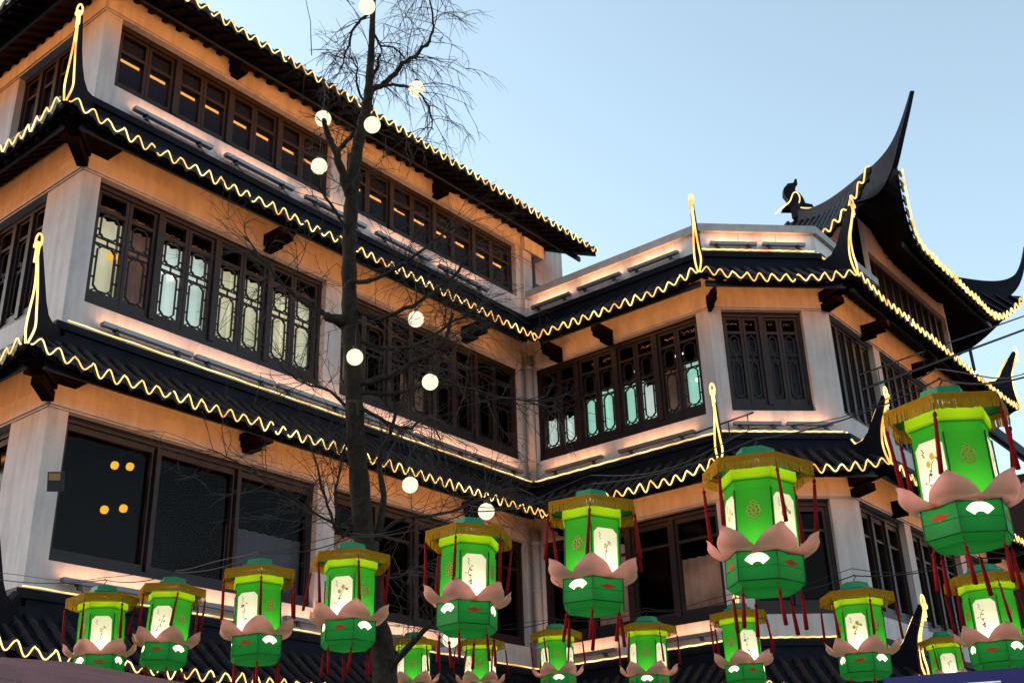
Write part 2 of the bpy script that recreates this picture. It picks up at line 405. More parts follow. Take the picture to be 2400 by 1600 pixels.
# ---- windows
def bar2(mb,a,b,w=.022,y0=0,y1=.03):
    ax,az=a; bx,bz=b; dx,dz=bx-ax,bz-az; l=math.hypot(dx,dz); nx,nz=-dz/l*w/2,dx/l*w/2; ex,ez=dx/l*w*.3,dz/l*w*.3
    P=[(ax-ex+nx,az-ez+nz),(bx+ex+nx,bz+ez+nz),(bx+ex-nx,bz+ez-nz),(ax-ex-nx,az-ez-nz)]
    mb.prism(P,lambda p,q,t:(p,t,q),y0,y1)
def octo(mb,x0,x1,z0,z1,c,w=.022):
    P=[(x0+c,z0),(x1-c,z0),(x1,z0+c),(x1,z1-c),(x1-c,z1),(x0+c,z1),(x0,z1-c),(x0,z0+c)]
    for i in range(8): bar2(mb,P[i],P[(i+1)%8],w)
SASH={}
def sash_mesh(kind,w,h):
    key=(kind,round(w,3),round(h,3))
    if key in SASH: return SASH[key]
    mb=MB(); st=.055
    if kind=='big': st=.028
    mb.box(0,st,-.03,.04,0,h); mb.box(w-st,w,-.03,.04,0,h)
    a,b=st,w-st
    if kind=='lattice':
        zb=.16*h; zt=h-.18*h
        mb.box(a,b,-.03,.04,0,.07*h); mb.box(a,b,-.025,.035,zt-.02,zt+.035); mb.box(a,b,-.03,.04,h-.05,h)
        z0=.07*h; zm=z0+(zt-z0)*.60; g=.06*h
        i=.16*(b-a)
        octo(mb,a+i,b-i,z0+.045,zm-.03,.075); octo(mb,a+i,b-i,zm+g,zt-.05,.06)
        for zz in (zm-.01,zm+g-.02): bar2(mb,(a,zz),(b,zz),.02)
        for zz in (z0+.3*(zm-z0),z0+.7*(zm-z0),zm+g+.12):
            bar2(mb,(a,zz),(a+i,zz),.02); bar2(mb,(b-i,zz),(b,zz),.02)
        c=(a+b)/2
        bar2(mb,(c,zm-.03),(c,zm+g),.02); bar2(mb,(c,z0),(c,z0+.045),.02); bar2(mb,(c,zt-.05),(c,zt-.02),.02)
        for sx in (a,b):
            q=a+i if sx==a else b-i
            bar2(mb,(sx,z0),(q+(.05 if sx==a else -.05),z0+.07),.02); bar2(mb,(sx,zm-.01),(q+(.05 if sx==a else -.05),zm-.06),.02)
            bar2(mb,(sx,zm+g),(q+(.04 if sx==a else -.04),zm+g+.04),.02)
    elif kind=='plain':
        mb.box(a,b,-.03,.04,0,.09); mb.box(a,b,-.03,.04,.62*h,.62*h+.06); mb.box(a,b,-.03,.04,h-.06,h)
    elif kind=='slat':
        mb.box(a,b,-.03,.04,0,.08); mb.box(a,b,-.03,.04,h-.06,h)
        for t in (.33,.66): mb.box(a+(b-a)*t-.015,a+(b-a)*t+.015,-.02,.03,.08,h-.06)
    else:
        mb.box(a,b,-.03,.04,0,.10); mb.box(a,b,-.03,.04,h-.10,h)
        if kind=='big':
            pass
        if kind=='transom': mb.box(a,b,-.02,.03,.74*h,.74*h+.05)
    SASH[key]=mb.mesh('sash_'+kind,['wood']); return SASH[key]
PANE={}
def quad_mesh(w,h,m):
    k=(round(w,3),round(h,3),m)
    if k not in PANE:
        mb=MB(); mb.box(0,w,0,.008,0,h); PANE[k]=mb.mesh('pane',[m])
    return PANE[k]
def curtain_mesh(w,h,m,cover=1.0):
    mb=MB(); n=24; v=[]; ph=random.random()*6
    for z in (0,h):
        for i in range(n+1):
            t=i/n; v.append((w*cover*t,.03*math.sin(t*w*34+ph+.4*math.sin(t*9)),z))
    mb.add(v,[(i,i+1,i+n+2,i+n+1) for i in range(n)]); return mb.mesh('curtain',[m],True)
def window(f,ua,ub,za,zb,n,kind,parent,rec=.16,curt=None,pane='pane_dark',pair=True,sill=.16,head=.10):
    """timber window: frame with mullions, n sashes, a pane in each and what hangs behind it"""
    fr=MB(); y=rec
    fr.box(ua,ub,y-.05,y+.10,za,za+sill); fr.box(ua,ub,y-.05,y+.10,zb-head,zb)
    fr.box(ua,ua+.07,y-.04,y+.09,za+sill,zb-head); fr.box(ub-.07,ub,y-.04,y+.09,za+sill,zb-head)
    w=(ub-ua-.14)/n; h=zb-head-za-sill
    mull=[ua+.07+i*w for i in range(1,n) if (not pair or i%2==0)]
    mw=.05 if kind!='big' else .025
    for x in mull: fr.box(x-mw,x+mw,y-.07,y+.08,za+sill,zb-head)
    wo=build('window',fr,'wood',f.W,parent)
    for i in range(n):
        a=ua+.07+i*w+.005; b=a+w-.01
        if mull:
            if any(abs(a-.005-x)<.01 for x in mull): a+=.05
            if any(abs(b+.005-x)<.01 for x in mull): b-=.05
        T=f.W@Matrix.Translation((a,y+.01,za+sill))
        link('sash',sash_mesh(kind,b-a,h),T,wo)
        link('pane',quad_mesh(b-a-.06,h-.06,pane),f.W@Matrix.Translation((a+.03,y+.055,za+sill+.03)),wo)
        c=curt[i%len(curt)] if curt else None
        if c:
            c,fr_=c if isinstance(c,tuple) else (c,.82)
            link('curtain',curtain_mesh(b-a+.09,h*fr_,c),f.W@Matrix.Translation((a-.045,y+.22,za+sill)),wo)
    if curt or pane=='pane_clear':
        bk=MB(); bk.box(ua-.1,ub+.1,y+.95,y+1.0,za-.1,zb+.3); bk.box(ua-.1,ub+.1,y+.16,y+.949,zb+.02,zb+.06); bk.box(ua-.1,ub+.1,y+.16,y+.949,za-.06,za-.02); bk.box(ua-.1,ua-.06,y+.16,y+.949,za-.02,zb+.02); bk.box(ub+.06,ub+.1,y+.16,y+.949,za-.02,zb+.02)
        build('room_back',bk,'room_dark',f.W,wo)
    return wo

# ---- level heights (relative to the eye)
FL=3.80
E_Z=[2.42,6.16,9.93]; TRIM=[3.36,7.09,10.90]
WB=[3.80,7.58,11.40]; WT=[5.87,9.68,12.71]

def ridge_trim(f,k,parent,ulo,uhi):
    mb=MB(); z0=E_Z[k]+.60; z1=TRIM[k]; d=z1-z0
    mb.box(ulo,uhi,-.16,.0,z0-.05,z0+d*.30); mb.box(ulo,uhi,-.13,.0,z0+d*.30,z0+d*.62); mb.box(ulo,uhi,-.17,.0,z0+d*.62,z0+d*.80); mb.box(ulo,uhi,-.14,.0,z0+d*.80,z1)
    build('ridge',mb,'ridge',f.W,parent)

def horn(pt, b, se, ze, ztrim, tip_out, ztip, parent, th=.15):
    """upswept corner ridge standing on the hip; b outward bisector (2D unit)"""
    b=Vector((*b,0)); o=Vector((*pt,0)); side=Vector((-b.y,b.x,0)); h=ztip-ze
    outer=[(se+.03,ze-.02),(se-.01,ze+.16*h),(se-.03,ze+.34*h),(se+.0,ze+.58*h),(se+tip_out*.5,ze+.80*h),(se+tip_out,ztip)]
    inner=[(se+tip_out-.09,ztip+.02),(se+tip_out*.5-.15,ze+.84*h),(se-.19,ze+.68*h),(se-.30,ze+.56*h),(se-.46,ze+.47*h),(se-.68,ze+.44*h+.02),(.06,ztrim+.01),(.06,ze+.4)]
    mid=[]
    mb=MB(); P=outer+inner; n=len(P)
    v=[]
    for sgn in (-1,1):
        for (s,z) in P:
            k=(z-ze)/h; t=th*(1-.55*max(0,min(1,k)))/2
            v.append(o+b*s+side*(t*sgn)+Vector((0,0,z)))
    # triangulate strip between outer & inner by fan pairs
    from mathutils.geometry import tessellate_polygon
    tris=tessellate_polygon([[Vector((s,z,0)) for s,z in P]])
    f=[tuple(t) for t in tris]+[tuple(i+n for i in reversed(t)) for t in tris]+[(i,(i+1)%n,(i+1)%n+n,i+n) for i in range(n)]
    mb.add(v,f); ho=build('corner_horn',mb,'ridge',I4,parent)
    # rope: up the outer edge as a doubled line, round the tip
    front=[]
    for sgn in (-1,1):
        L_=[]
        for i,(s,z) in enumerate(outer):
            k=(z-ze)/h; spread=.012+.055*math.sin(min(1,k/.45)*math.pi) if k<.45 else .012
            L_.append(o+b*(s+.035)+side*(spread*sgn+ .01*math.sin(i*2.1+sgn))+Vector((0,0,z)))
        front.append(smooth_pts(L_,5))
    tip=o+b*(se+tip_out-.03)+Vector((0,0,ztip)); loop=[]
    for i in range(15):
        a=math.pi*(-.35+1.7*i/14); loop.append(tip+side*(.040*math.cos(a))+b*.02+Vector((0,0,.05+.11*math.sin(a))))
    loop=[loop[0]-Vector((0,0,.16))]+loop+[loop[-1]-Vector((0,0,.22))]
    small=[front[0][-1]]+[tip+side*(.035*math.cos(a))+b*.05+Vector((0,0,-.04+.055*math.sin(a))) for a in [math.pi*(1.2-1.4*i/8) for i in range(9)]]+[front[1][-1]]
    return front, smooth_pts(loop,2), smooth_pts(small,2), [o+b*s+Vector((0,0,z+.02)) for s,z in inner[:-1]]
def smooth_pts(P,n):
    P=[Vector(p) for p in P]; out=[]
    for i in range(len(P)-1):
        p0=P[max(i-1,0)]; p1=P[i]; p2=P[i+1]; p3=P[min(i+2,len(P)-1)]
        for j in range(n):
            t=j/n; out.append(.5*((2*p1)+(p2-p0)*t+(2*p0-5*p1+4*p2-p3)*t*t+(3*p1-p0-3*p2+p3)*t**3))
    out.append(P[-1]); return out

def bracket(f,u,z,parent,w=.24,d=.56,h=.22,y=0):
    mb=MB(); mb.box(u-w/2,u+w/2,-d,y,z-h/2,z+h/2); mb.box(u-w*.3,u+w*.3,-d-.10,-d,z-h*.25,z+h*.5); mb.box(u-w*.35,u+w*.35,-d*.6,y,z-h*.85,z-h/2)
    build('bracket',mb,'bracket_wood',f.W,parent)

# ---- skirts on three levels round the whole plan
PO=.85; RUN=.76
names=['lowest eave','eave above the ground-floor windows','eave above the lattice windows']
ROOF={}
for k in range(3):
    for key,f,par in (('P',FP,wing),('A',FA,wing),('B',FB,corner),('C',FC,corner),('D',FD,corner),('E',FE,corner)):
        if key=='P': lim=(3.0,99)
        elif key=='E': lim=(-9,3)
        else: lim=None
        r=Roof(f,PO,E_Z[k],RUN,skirt_prof); ROOF[key,k]=r
        r.slab(par); r.tiles(ulim=lim); r.drips(ulim=lim); r.rafters(par)
        ulo=0 if r.m0<=0 else -.0; uhi=f.L
        ridge_trim(f,k,par,(-.13*r.m0 if r.m0>0 else .13 if r.m0<0 else 0),f.L+(.13*r.m1 if r.m1>0 else -.13 if r.m1<0 else 0))

# ---- left wing: walls and windows
BAYS_A=[(.30,4.88),(5.27,10.42)]
z_lo=[GROUND,E_Z[0]+.45,E_Z[1]+.45,E_Z[2]+.45]
def floor_wall(f,par,lev,bays,ztop=None,**kw):
    zb=[E_Z[0]+.35,E_Z[1]+.35,E_Z[2]+.35][lev]; zt=ztop if ztop else [E_Z[1]+.349,E_Z[2]+.349,13.6][lev]
    return wall(f,zb,zt,[(a,b,WB[lev],WT[lev]) for a,b in bays],par,**kw)
for lev in range(3):
    floor_wall(FA,wing,lev,BAYS_A,u1=FA.L-.0)
    floor_wall(FP,wing,lev,[(5.35,7.02),(1.2,4.6)],u1=FP.L-.30)
wall(FA,GROUND,E_Z[0]+.349,[],wing); wall(FP,GROUND,E_Z[0]+.349,[],wing,u1=FP.L-.30)
# head beams over the openings
for f,par,L0,L1,levs in ((FA,wing,0,FA.L,(0,1,2)),(FB,corner,0,FB.L,(0,1)),(FC,corner,0,FC.L,(0,1)),(FD,corner,0,FD.L,(0,1)),(FP,wing,3,FP.L,(0,1,2))):
    for lev in levs:
        mb=MB(); mb.box(L0,L1,-.045,0,WT[lev]+.03,WT[lev]+.30); mb.box(L0,L1,-.02,0,WT[lev]+.0,WT[lev]+.03)
        build('head_beam',mb,'plaster',f.W,par)
cc,ck,ct,cd='curtain_cream_glow','curtain_cool_glow','curtain_teal_glow','curtain_dim_glow'
window(FA,*BAYS_A[0],WB[1],WT[1],8,'lattice',wing,curt=[cc,cd,ck,ck,cc,cc,cc,cc],pane='pane_clear')
window(FA,*BAYS_A[1],WB[1],WT[1],8,'lattice',wing,curt=[cd,None,None,(cd,.5),None,None,None,None],pane='pane_clear')
for b in BAYS_A:
    wo=window(FA,*b,WB[2],WT[2],8,'plain',wing,pane='pane_grey',sill=.12)
cg='curtain_reflection_grey'
window(FA,*BAYS_A[0],WB[0],WT[0],3,'big',wing,pair=False,sill=.10,pane='pane_clear',curt=[None,None,(cg,.55)])
window(FA,*BAYS_A[1],WB[0],WT[0],5,'transom',wing,pair=False,sill=.10,pane='pane_clear',curt=[(cd,.7),None,None,(cd,.5),None])
for lev,kind,n in ((0,'big',2),(1,'lattice',3),(2,'plain',3)):
    window(FP,5.35,7.02,WB[lev],WT[lev],n,kind,wing,pane=('pane_dark','pane_dark','pane_grey')[lev],pair=False)
    window(FP,1.2,4.6,WB[lev],WT[lev],5,kind,wing,pane=('pane_dark','pane_dark','pane_grey')[lev],pair=False)
for u,z in ((3.5,9.83),(3.32,6.15),(2.5,12.92),(7.75,12.85),(8.6,9.83),(8.6,6.15)): bracket(FA,u,z+.03,wing,d=.56)
# corner post brackets under the eaves
for k in (1,2):
    mb=MB()
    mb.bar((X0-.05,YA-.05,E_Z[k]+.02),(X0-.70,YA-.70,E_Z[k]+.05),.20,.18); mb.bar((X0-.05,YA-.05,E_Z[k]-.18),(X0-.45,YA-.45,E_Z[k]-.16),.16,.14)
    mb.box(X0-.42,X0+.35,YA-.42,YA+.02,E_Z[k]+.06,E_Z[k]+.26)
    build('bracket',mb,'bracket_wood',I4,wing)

# ---- left wing: top roof
E3=12.78; P3=1.08
def top_prof(q): return .42*q+.035*q*q
rA3=Roof(FA,P3,E3,3.6,top_prof,rise=.25,L=12.05,cor=(1,0)); rP3=Roof(FP,P3,E3,3.6,top_prof,rise=.25)
for key,r in (('A',rA3),('P',rP3)):
    r.slab(wing,'top_roof',th=.12); r.tiles(seg=.5,ulim=(3.0,99) if key=='P' else None); r.drips(ulim=(3.0,99) if key=='P' else None); r.rafters(wing)
    ROOF[key,3]=r
# return wall behind the terrace: post, cross beam and recessed wall under the end of the top roof
mb=MB(); mb.box(FA.L-.12,FA.L+.18,-.10,.2,10.9,12.95); build('column',mb,'plaster',FA.W,wing)
mb=MB(); mb.box(FA.L-.10,FA.L+.62,-.14,.14,12.62,12.95); build('beam',mb,'plaster',FA.W,wing)
wall(FA,10.5,13.6,[(FA.L+.55,FA.L+1.5,10.9,12.3)],wing,u0=FA.L+.19,u1=FA.L+2.0,y0=.35)
mb=MB(); mb.box(FA.L+.5,FA.L+1.55,.5,.53,10.8,12.4); build('pane',mb,'pane_dark',FA.W,wing)
mb=MB(); mb.tube([(FA.L+.36,-.02,10.9),(FA.L+.36,-.02,12.6)],.04,8); build('downpipe',mb,'metal_dark',FA.W,wing)
# inner-corner downpipe, one length per storey
for za,zb in ((TRIM[0],E_Z[1]-.05),(TRIM[1],E_Z[2]+.0)):
    mb=MB(); mb.tube([(XB-.16,YA-.16,za),(XB-.16,YA-.16,zb)],.085,10)
    for t in (.15,.55,.9): mb.tube([(XB-.16,YA-.16,za+(zb-za)*t-.03),(XB-.16,YA-.16,za+(zb-za)*t+.03)],.10,10)
    build('downpipe',mb,'gutter',I4,corner,True)

# ---- corner block: walls and windows
BB=[(.17,4.22)]; BC=[(.25,1.87)]; BD=[(.18,2.30),(2.62,5.35),(5.70,8.30)]
for lev in (0,1):
    zt=[E_Z[1]+.349,E_Z[2]+.349][lev]
    floor_wall(FB,corner,lev,BB,ztop=zt); floor_wall(FC,corner,lev,BC,ztop=zt); floor_wall(FD,corner,lev,BD,ztop=zt); wall(FE,E_Z[lev]+.35,zt,[],corner)
for f in (FB,FC,FD,FE): wall(f,GROUND,E_Z[0]+.349,[],corner)
window(FB,*BB[0],WB[1],WT[1],8,'lattice',corner,curt=[(ck,.45),(ck,.42),(ct,.55),(ct,.6),(ct,.58),(ck,.5),(cd,.6),(ct,.62)],pane='pane_clear')
window(FC,*BC[0],WB[1],WT[1],4,'lattice',corner,curt=[('curtain_reflection_grey',.80)]*4,pane='pane_clear')  # grey sheets added behind the panes imitate a grey-blue reflection
for b,n in ((BD[0],5),(BD[1],6),(BD[2],6)):
    window(FD,*b,WB[1],WT[1],n,'slat',corner,pair=False); window(FD,*b,WB[0],WT[0],n-2,'transom',corner,pair=False)
window(FB,*BB[0],WB[0],WT[0],4,'transom',corner,pair=False,pane='pane_clear',curt=[None,(cd,.9),None,(cd,.6)]); window(FC,*BC[0],WB[0],WT[0],2,'transom',corner,pair=False)
for f,us in ((FB,(.9,2.2)),(FD,(1.75,4.5,7.2)),(FC,(.03,))):
    for u in us:
        for k in (1,2): bracket(f,u,E_Z[k]-.12,corner,w=.20 if f is not FC else .10,d=.5 if f is not FC else .4)
for k in (1,2):
    c=Vector((*PCD,0)); b=Vector((-.383,-.924,0)); mb=MB()
    mb.bar(c+b*.02+Vector((0,0,E_Z[k]+.02)),c+b*.75+Vector((0,0,E_Z[k]+.05)),.24,.20); mb.bar(c+b*.02+Vector((0,0,E_Z[k]-.2)),c+b*.45+Vector((0,0,E_Z[k]-.18)),.20,.14)
    build('bracket',mb,'bracket_wood',I4,corner)
# lamps inside
def lamp(f,u,y,z,r,parent,m='spot_lamp',name='ceiling_lamp'):
    mb=MB(); pts=[(0,0,-r),(0,0,-.7*r),(0,0,0),(0,0,.7*r),(0,0,r)]
    mb.tube(pts,[.05*r,.72*r,r,.72*r,.05*r],8); build(name,mb,m,f.W@Matrix.Translation((u,y,z)),parent,True)
for u,z in ((1.75,9.22),(2.25,9.25),(2.35,9.25),(2.85,9.28),(3.25,9.30),(3.33,9.30),(3.41,9.31)): lamp(FB,u,.75,z,.026,corner)
for u,z in ((.52,9.22),(.60,9.24),(1.12,9.32),(1.20,9.30),(1.52,9.36),(1.60,9.34)): lamp(FC,u,.75,z,.024,corner)
lamp(FB,3.93,.30,8.45,.035,corner); lamp(FA,1.93,.33,8.72,.04,wing); lamp(FA,1.70,.33,8.72,.025,wing)
for u,z in ((1.28,5.38),(1.53,5.42),(1.20,4.70),(1.50,4.78)): lamp(FA,u+.07,.42,z+.06,.064,wing,'inside_lamp','pendant_lamp')
lamp(FA,.78,.30,8.62,.05,wing,'inside_lamp','pendant_lamp'); lamp(FA,.86,.30,8.64,.05,wing,'inside_lamp','pendant_lamp')
# ---- terrace parapet
for f,a,b in ((FB,.0,FB.L),(FC,0,FC.L),(FD,0,3.1)):
    mb=MB(); mb.box(a,b,-.02,.18,E_Z[2]+.35,11.38); build('parapet',mb,'parapet_paint',f.W,corner)
    m0=T45 if f in (FC,FD) else 0; m1=T45 if f in (FB,FC) else 0; mb=MB()
    v=[(a-.10*m0,-.10,z) for z in (11.38,11.55)]+[(b+.10*m1,-.10,z) for z in (11.38,11.55)]+[(a,.26,z) for z in (11.38,11.55)]+[(b,.26,z) for z in (11.38,11.55)]
    mb.add(v,[(0,2,3,1),(4,5,7,6),(1,3,7,5),(0,4,6,2),(0,1,5,4),(2,6,7,3)]); build('coping',mb,'coping',f.W,corner)
    if f is FC:
        for u in (.78,1.55): mb=MB(); mb.box(u-.006,u+.006,-.026,-.02,10.95,11.38); build('panel_joint',mb,'coping',f.W,corner)
mb=MB(); mb.box(0,4.5,.18,5.0,10.4,10.5); build('terrace_floor',mb,'coping',FB.W,corner)
for u,w,h in ((1.95,.34,.36),(2.85,.62,.42)):
    mb=MB(); mb.box(u-w/2,u+w/2,1.0,1.5,10.5,11.75+h); mb.box(u-w/2+.04,u+w/2-.04,.985,1.0,11.2,11.7+h); tag(build('air_conditioner',mb,'metal_grey',FB.W),'smaller grey box unit on the roof terrace near the left wing' if w<.5 else 'larger grey box unit standing on the roof terrace','air conditioner','grey units on the terrace')

# ---- pavilion on the corner block
PX0,PX1,PY0,PY1=22.80,28.30,7.95,13.0
FF=Facade((PX0,PY0),(PX1,PY0),(1,1)); FL_=Facade((PX0,PY1),(PX0,PY0),(1,1)); FR=Facade((PX1,PY0),(PX1,PY1),(1,1)); FBk=Facade((PX1,PY1),(PX0,PY1),(1,1))
for f in (FF,FL_,FR,FBk):
    wall(f,10.4,13.2,[(.32,f.L-.32,11.05,12.45)],corner,th=.25)
    window(f,.32,f.L-.32,11.05,12.45,10,'slat',corner,pane='pane_grey',pair=False)
PE=12.33
PXR=29.25
RF=Facade((PX0,PY0),(PXR,PY0),(1,1)); RL=Facade((PX0,PY1),(PX0,PY0),(1,1)); RR=Facade((PXR,PY0),(PXR,PY1),(1,1)); RB=Facade((PXR,PY1),(PX0,PY1),(1,1))
def pav_prof(q): return .50*q+.10*q*q
for key,f in (('PF',RF),('PL',RL),('PR',RR),('PB',RB)):
    r=Roof(f,1.0,PE,3.3,pav_prof,rise=1.12,rl=2.1,rexp=2.0,bow=.42,up={'PF':(1,1),'PL':(0,1),'PR':(1,0),'PB':(0,0)}[key]); ROOF[key,3]=r
    r.slab(corner,'pavilion_roof',th=.14,nq=8)
    if key in ('PF','PL'): r.tiles(seg=.45); r.drips(); r.rafters(corner)
# big hips and horns
def pav_horn(f,end,par):
    r=ROOF[f,3]; W=r.f.W; L=r.L
    pts=[]
    for i in range(10):
        q=3.3*(1-i/9); a,b=r.ends(q); u=a if end==0 else b; pts.append(W@r.pt(u,q,.10))
    e=pts[-1]; d=(pts[-1]-pts[-3]); d.z=0; d.normalize()
    sw=Vector((.12,-1,0)) if end==0 else Vector((.9,-.3,0))
    tip=[e+d*.08+sw*.10+Vector((0,0,.36)),e+d*.12+sw*.26+Vector((0,0,.78)),e+d*.14+sw*.42+Vector((0,0,1.24)),e+d*.14+sw*.54+Vector((0,0,1.56))]
    allp=smooth_pts(pts[:-1]+[e+Vector((0,0,.12))]+tip,3); n=len(allp)
    for _ in range(45): allp=[allp[0]]+[allp[i]*.5+(allp[i-1]+allp[i+1])*.25 for i in range(1,n-1)]+[allp[-1]]
    mb=MB(); side=Vector((-d.y,d.x,0)); v=[]
    for i,p in enumerate(allp):
        t=i/(n-1); th=.11*(1-.62*t)
        U=.12+.26*math.sin(min(1,t/.5)*math.pi/2)**2 if t<.5 else .38*max(.08,1-(t-.5)/.54)
        lo=-.14*(1-t)-.025-.34*math.exp(-((t-.60)/.13)**2)
        tan=(allp[min(i+1,n-1)]-allp[max(i-1,0)]).normalized(); nn=side.cross(tan)
        if i==0 and nn.z<0: nn=-nn
        if i>0 and nn.dot(prev)<0: nn=-nn
        prev=nn
        if end==1: U*=.5
        for a,b in ((-1,lo),(1,lo),(1,U),(-1,U)): v.append(p+side*th*a+nn*b)
    f_=[]
    for i in range(n-1):
        for j in range(4): a=i*4+j; b=i*4+(j+1)%4; f_.append((a,b,b+4,a+4))
    f_+= [(3,2,1,0),tuple(4*(n-1)+j for j in range(4))]
    mb.add(v,f_); build('corner_horn',mb,'ridge',I4,par); return allp
hA=pav_horn('PF',0,corner); hB=pav_horn('PF',1,corner)
rF=ROOF['PF',3]; top0=RF.W@rF.pt(rF.ends(3.3)[0],3.3); top1=RF.W@rF.pt(rF.ends(3.3)[1],3.3)
mb=MB(); mb.bar(top0+Vector((-.2,0,.18)),top1+Vector((.2,0,.18)),.22,.42); build('main_ridge',mb,'ridge',I4,corner)

# ridge beast where the hips meet, an outline with body and thickness
def beast():
    P=[(-.40,-.12),(-.22,.02),(-.20,.16),(-.30,.34),(-.28,.52),(-.16,.66),(.0,.68),(.05,.80),(.10,.78),(.09,.64),(-.02,.56),(-.05,.46),(.10,.36),(.20,.18),(.24,-.02),(.46,-.08),(.46,-.16)]
    mb=MB(); base=top0+Vector((.05,.05,.42)); ax=Vector((rgt.x,rgt.y,0)).normalized(); dp=Vector((-ax.y,ax.x,0))
    for t0,t1,sc in ((-.10,.10,1.0),(-.15,-.10,.86),(.10,.15,.86)):
        mb.prism([((a-.0)*sc,b*sc+(1-sc)*.25) for a,b in P],lambda a,b,t:base+ax*a+dp*t+Vector((0,0,b)),t0,t1)
    build('ridge_beast',mb,'ridge',I4,corner)
    return base,ax,dp
bb,ba,bd_=beast()

# ------------------------------------------------------------------ light ropes
def W(f,u,y,z): return f.W@Vector((u,y,z))
place={'P':'left side wall','A':'left wing','B':'right of the inner corner','C':'chamfered face','D':'far right face'}
lvl=['lowest eave','eave below the lattice windows','eave above the lattice windows','top roof edge']
for (key,k) in (('A',0),('A',1),('A',2),('A',3),('P',1),('P',2),('P',3),('B',0),('B',1),('B',2),('C',0),('C',1),('C',2),('D',0),('D',1),('D',2)):
    r=ROOF[key,k]; lo=5.2 if key=='P' else None
    rope('wavy warm light rope along the %s, %s'%(lvl[k],place[key]), r.wave(lo), gaps=.012 if key in 'AP' else .004, rad=.0100 if key in 'AP' else .0130)
rope('wavy light rope along the front eave of the roof pavilion',ROOF['PF',3].wave(amp=.085,out=.10),rad=.021)
rope('wavy light rope on the left eave of the roof pavilion',ROOF['PL',3].wave(2.2,amp=.085,out=.10),rad=.018)
for f,k,a,b,t in ((FA,1,.0,FA.L-.15,'on the ridge under the lattice windows of the left wing'),(FA,0,-.1,FA.L-.15,'on the lowest ridge of the left wing'),(FB,1,.1,FB.L,'under the teal-lit windows right of the inner corner'),(FC,1,-.05,FC.L-.1,'under the lattice window of the chamfered face'),(FC,2,-.05,FC.L-.1,'at the foot of the terrace parapet, chamfered face'),(FB,0,.1,FB.L,'on the lowest ridge right of the inner corner'),(FC,0,-.05,FC.L-.1,'on the lowest ridge of the chamfered face')):
    pts=[W(f,a+(b-a)*i/40,-.185,TRIM[k]+.012+.006*math.sin(i*1.9)) for i in range(41)]
    rope('straight light rope %s'%t,pts,rad=.011 if f is FA else .015)
def add_horn(pt,b,se,k,out,ztip,par,label,top=True,r=.015,th=.15):
    fr,loop,small,inner=horn(pt,b,se,E_Z[k]+.10,TRIM[k],out,ztip,par,th)
    mb=MB()
    for l in (fr[0],fr[1],loop,small): mb.tube(l,r,5)
    if top: mb.tube([q+Vector((0,0,.015)) for q in smooth_pts(inner[1:],4)],r*1.2,5)
    tag(build('light_rope',mb,'rope',smooth=True),label,'light rope','light ropes along the eaves and ridges')
s2=math.sqrt(.5); m2=math.hypot(1,T45)
for k,zt,out in ((2,11.58,.06),(1,7.60,.22),(0,3.84,.22)):
    add_horn((X0,YA),(-s2,-s2),PO/s2,k,out,zt,wing,'looped light rope on the left wing corner horn, '+lvl[k],top=False)
bBC=(-1/m2,-T45/m2); bCD=(-T45/m2,-1/m2)
for k,zt in ((2,11.58),(1,7.60),(0,3.84)):
    add_horn(PBC,bBC,PO*m2,k,.02,zt,corner,'light rope on the left horn of the chamfered face, '+lvl[k],top=False,r=.019)
    add_horn(PCD,bCD,PO*m2,k,.24,zt-.12,corner,'light rope on the right horn of the chamfered face, '+lvl[k],top=True,r=.018)
    if k==2: add_horn((XD,YD),(s2,-s2),PO/s2,k,.30,zt,corner,'light rope on the far right corner horn, '+lvl[k],top=True,r=.022)
pts=[p+Vector((0,0,.13)) for p in hB[4:20]]
rope('light rope on the right hip of the roof pavilion',pts,rad=.02)
mb=MB(); mb.tube(smooth_pts([bb+ba*a-bd_*.17+Vector((0,0,b)) for a,b in ((-.62,-.30),(-.42,-.12),(-.20,.06),(-.08,.30),(.02,.34),(.08,.20),(.04,.02),(-.10,-.06),(.10,-.14),(.45,-.16))],4),.017,5)
tag(build('light_rope',mb,'rope',smooth=True),'short curling light rope on the ridge beast of the pavilion','light rope','light ropes along the eaves and ridges')

# under-eave lamp troughs (housing turned to the street, lens to the wall)
for k in (1,2):
    ROOF['P',k].strip(wing,4.0,8.5); ROOF['A',k].strip(wing,-.5,FA.L-.95); ROOF['B',k].strip(corner,.95,FB.L+.25); ROOF['C',k].strip(corner,-.2,FC.L+.2); ROOF['D',k].strip(corner,-.2,FD.L)
ROOF['A',3].strip(wing,-.5,FA.L+1.4,dist=.62); ROOF['P',3].strip(wing,4.0,8.5,dist=.62); 
for key in ('PF','PL'): ROOF[key,3].strip(corner,.3,ROOF[key,3].f.L-.3)

# ------------------------------------------------------------------ low annex past the right end
annex=empty('annex_building',(34,9,GROUND),'dark steep-roofed building at the far right edge, behind the largest lantern','building')
FX=Facade((31.0,7.45),(41.0,7.45),(0,0)); wall(FX,GROUND,8.9,[(.6,4.2,WB[0],WT[0]),(5.0,9.0,WB[0],WT[0])],annex,m='wood_light')
window(FX,.6,4.2,WB[0],WT[0],4,'transom',annex,pair=False); window(FX,5.0,9.0,WB[0],WT[0],5,'transom',annex,pair=False)
rX=Roof(FX,PO,8.2,2.1,lambda q:1.2*q,rise=0,cor=(0,0)); rX.slab(annex,'annex_roof'); rX.tiles(seg=.3); rX.drips()
FXs=Facade((31.0,15),(31.0,7.45),(0,0)); wall(FXs,GROUND,8.9,[],annex,m='wood_light',u1=FXs.L-.3)
mb=MB(); mb.box(0,10,-.85+2.1-.12,-.85+2.1+.12,8.2+2.5,8.2+2.78); build('ridge',mb,'ridge',FX.W,annex)

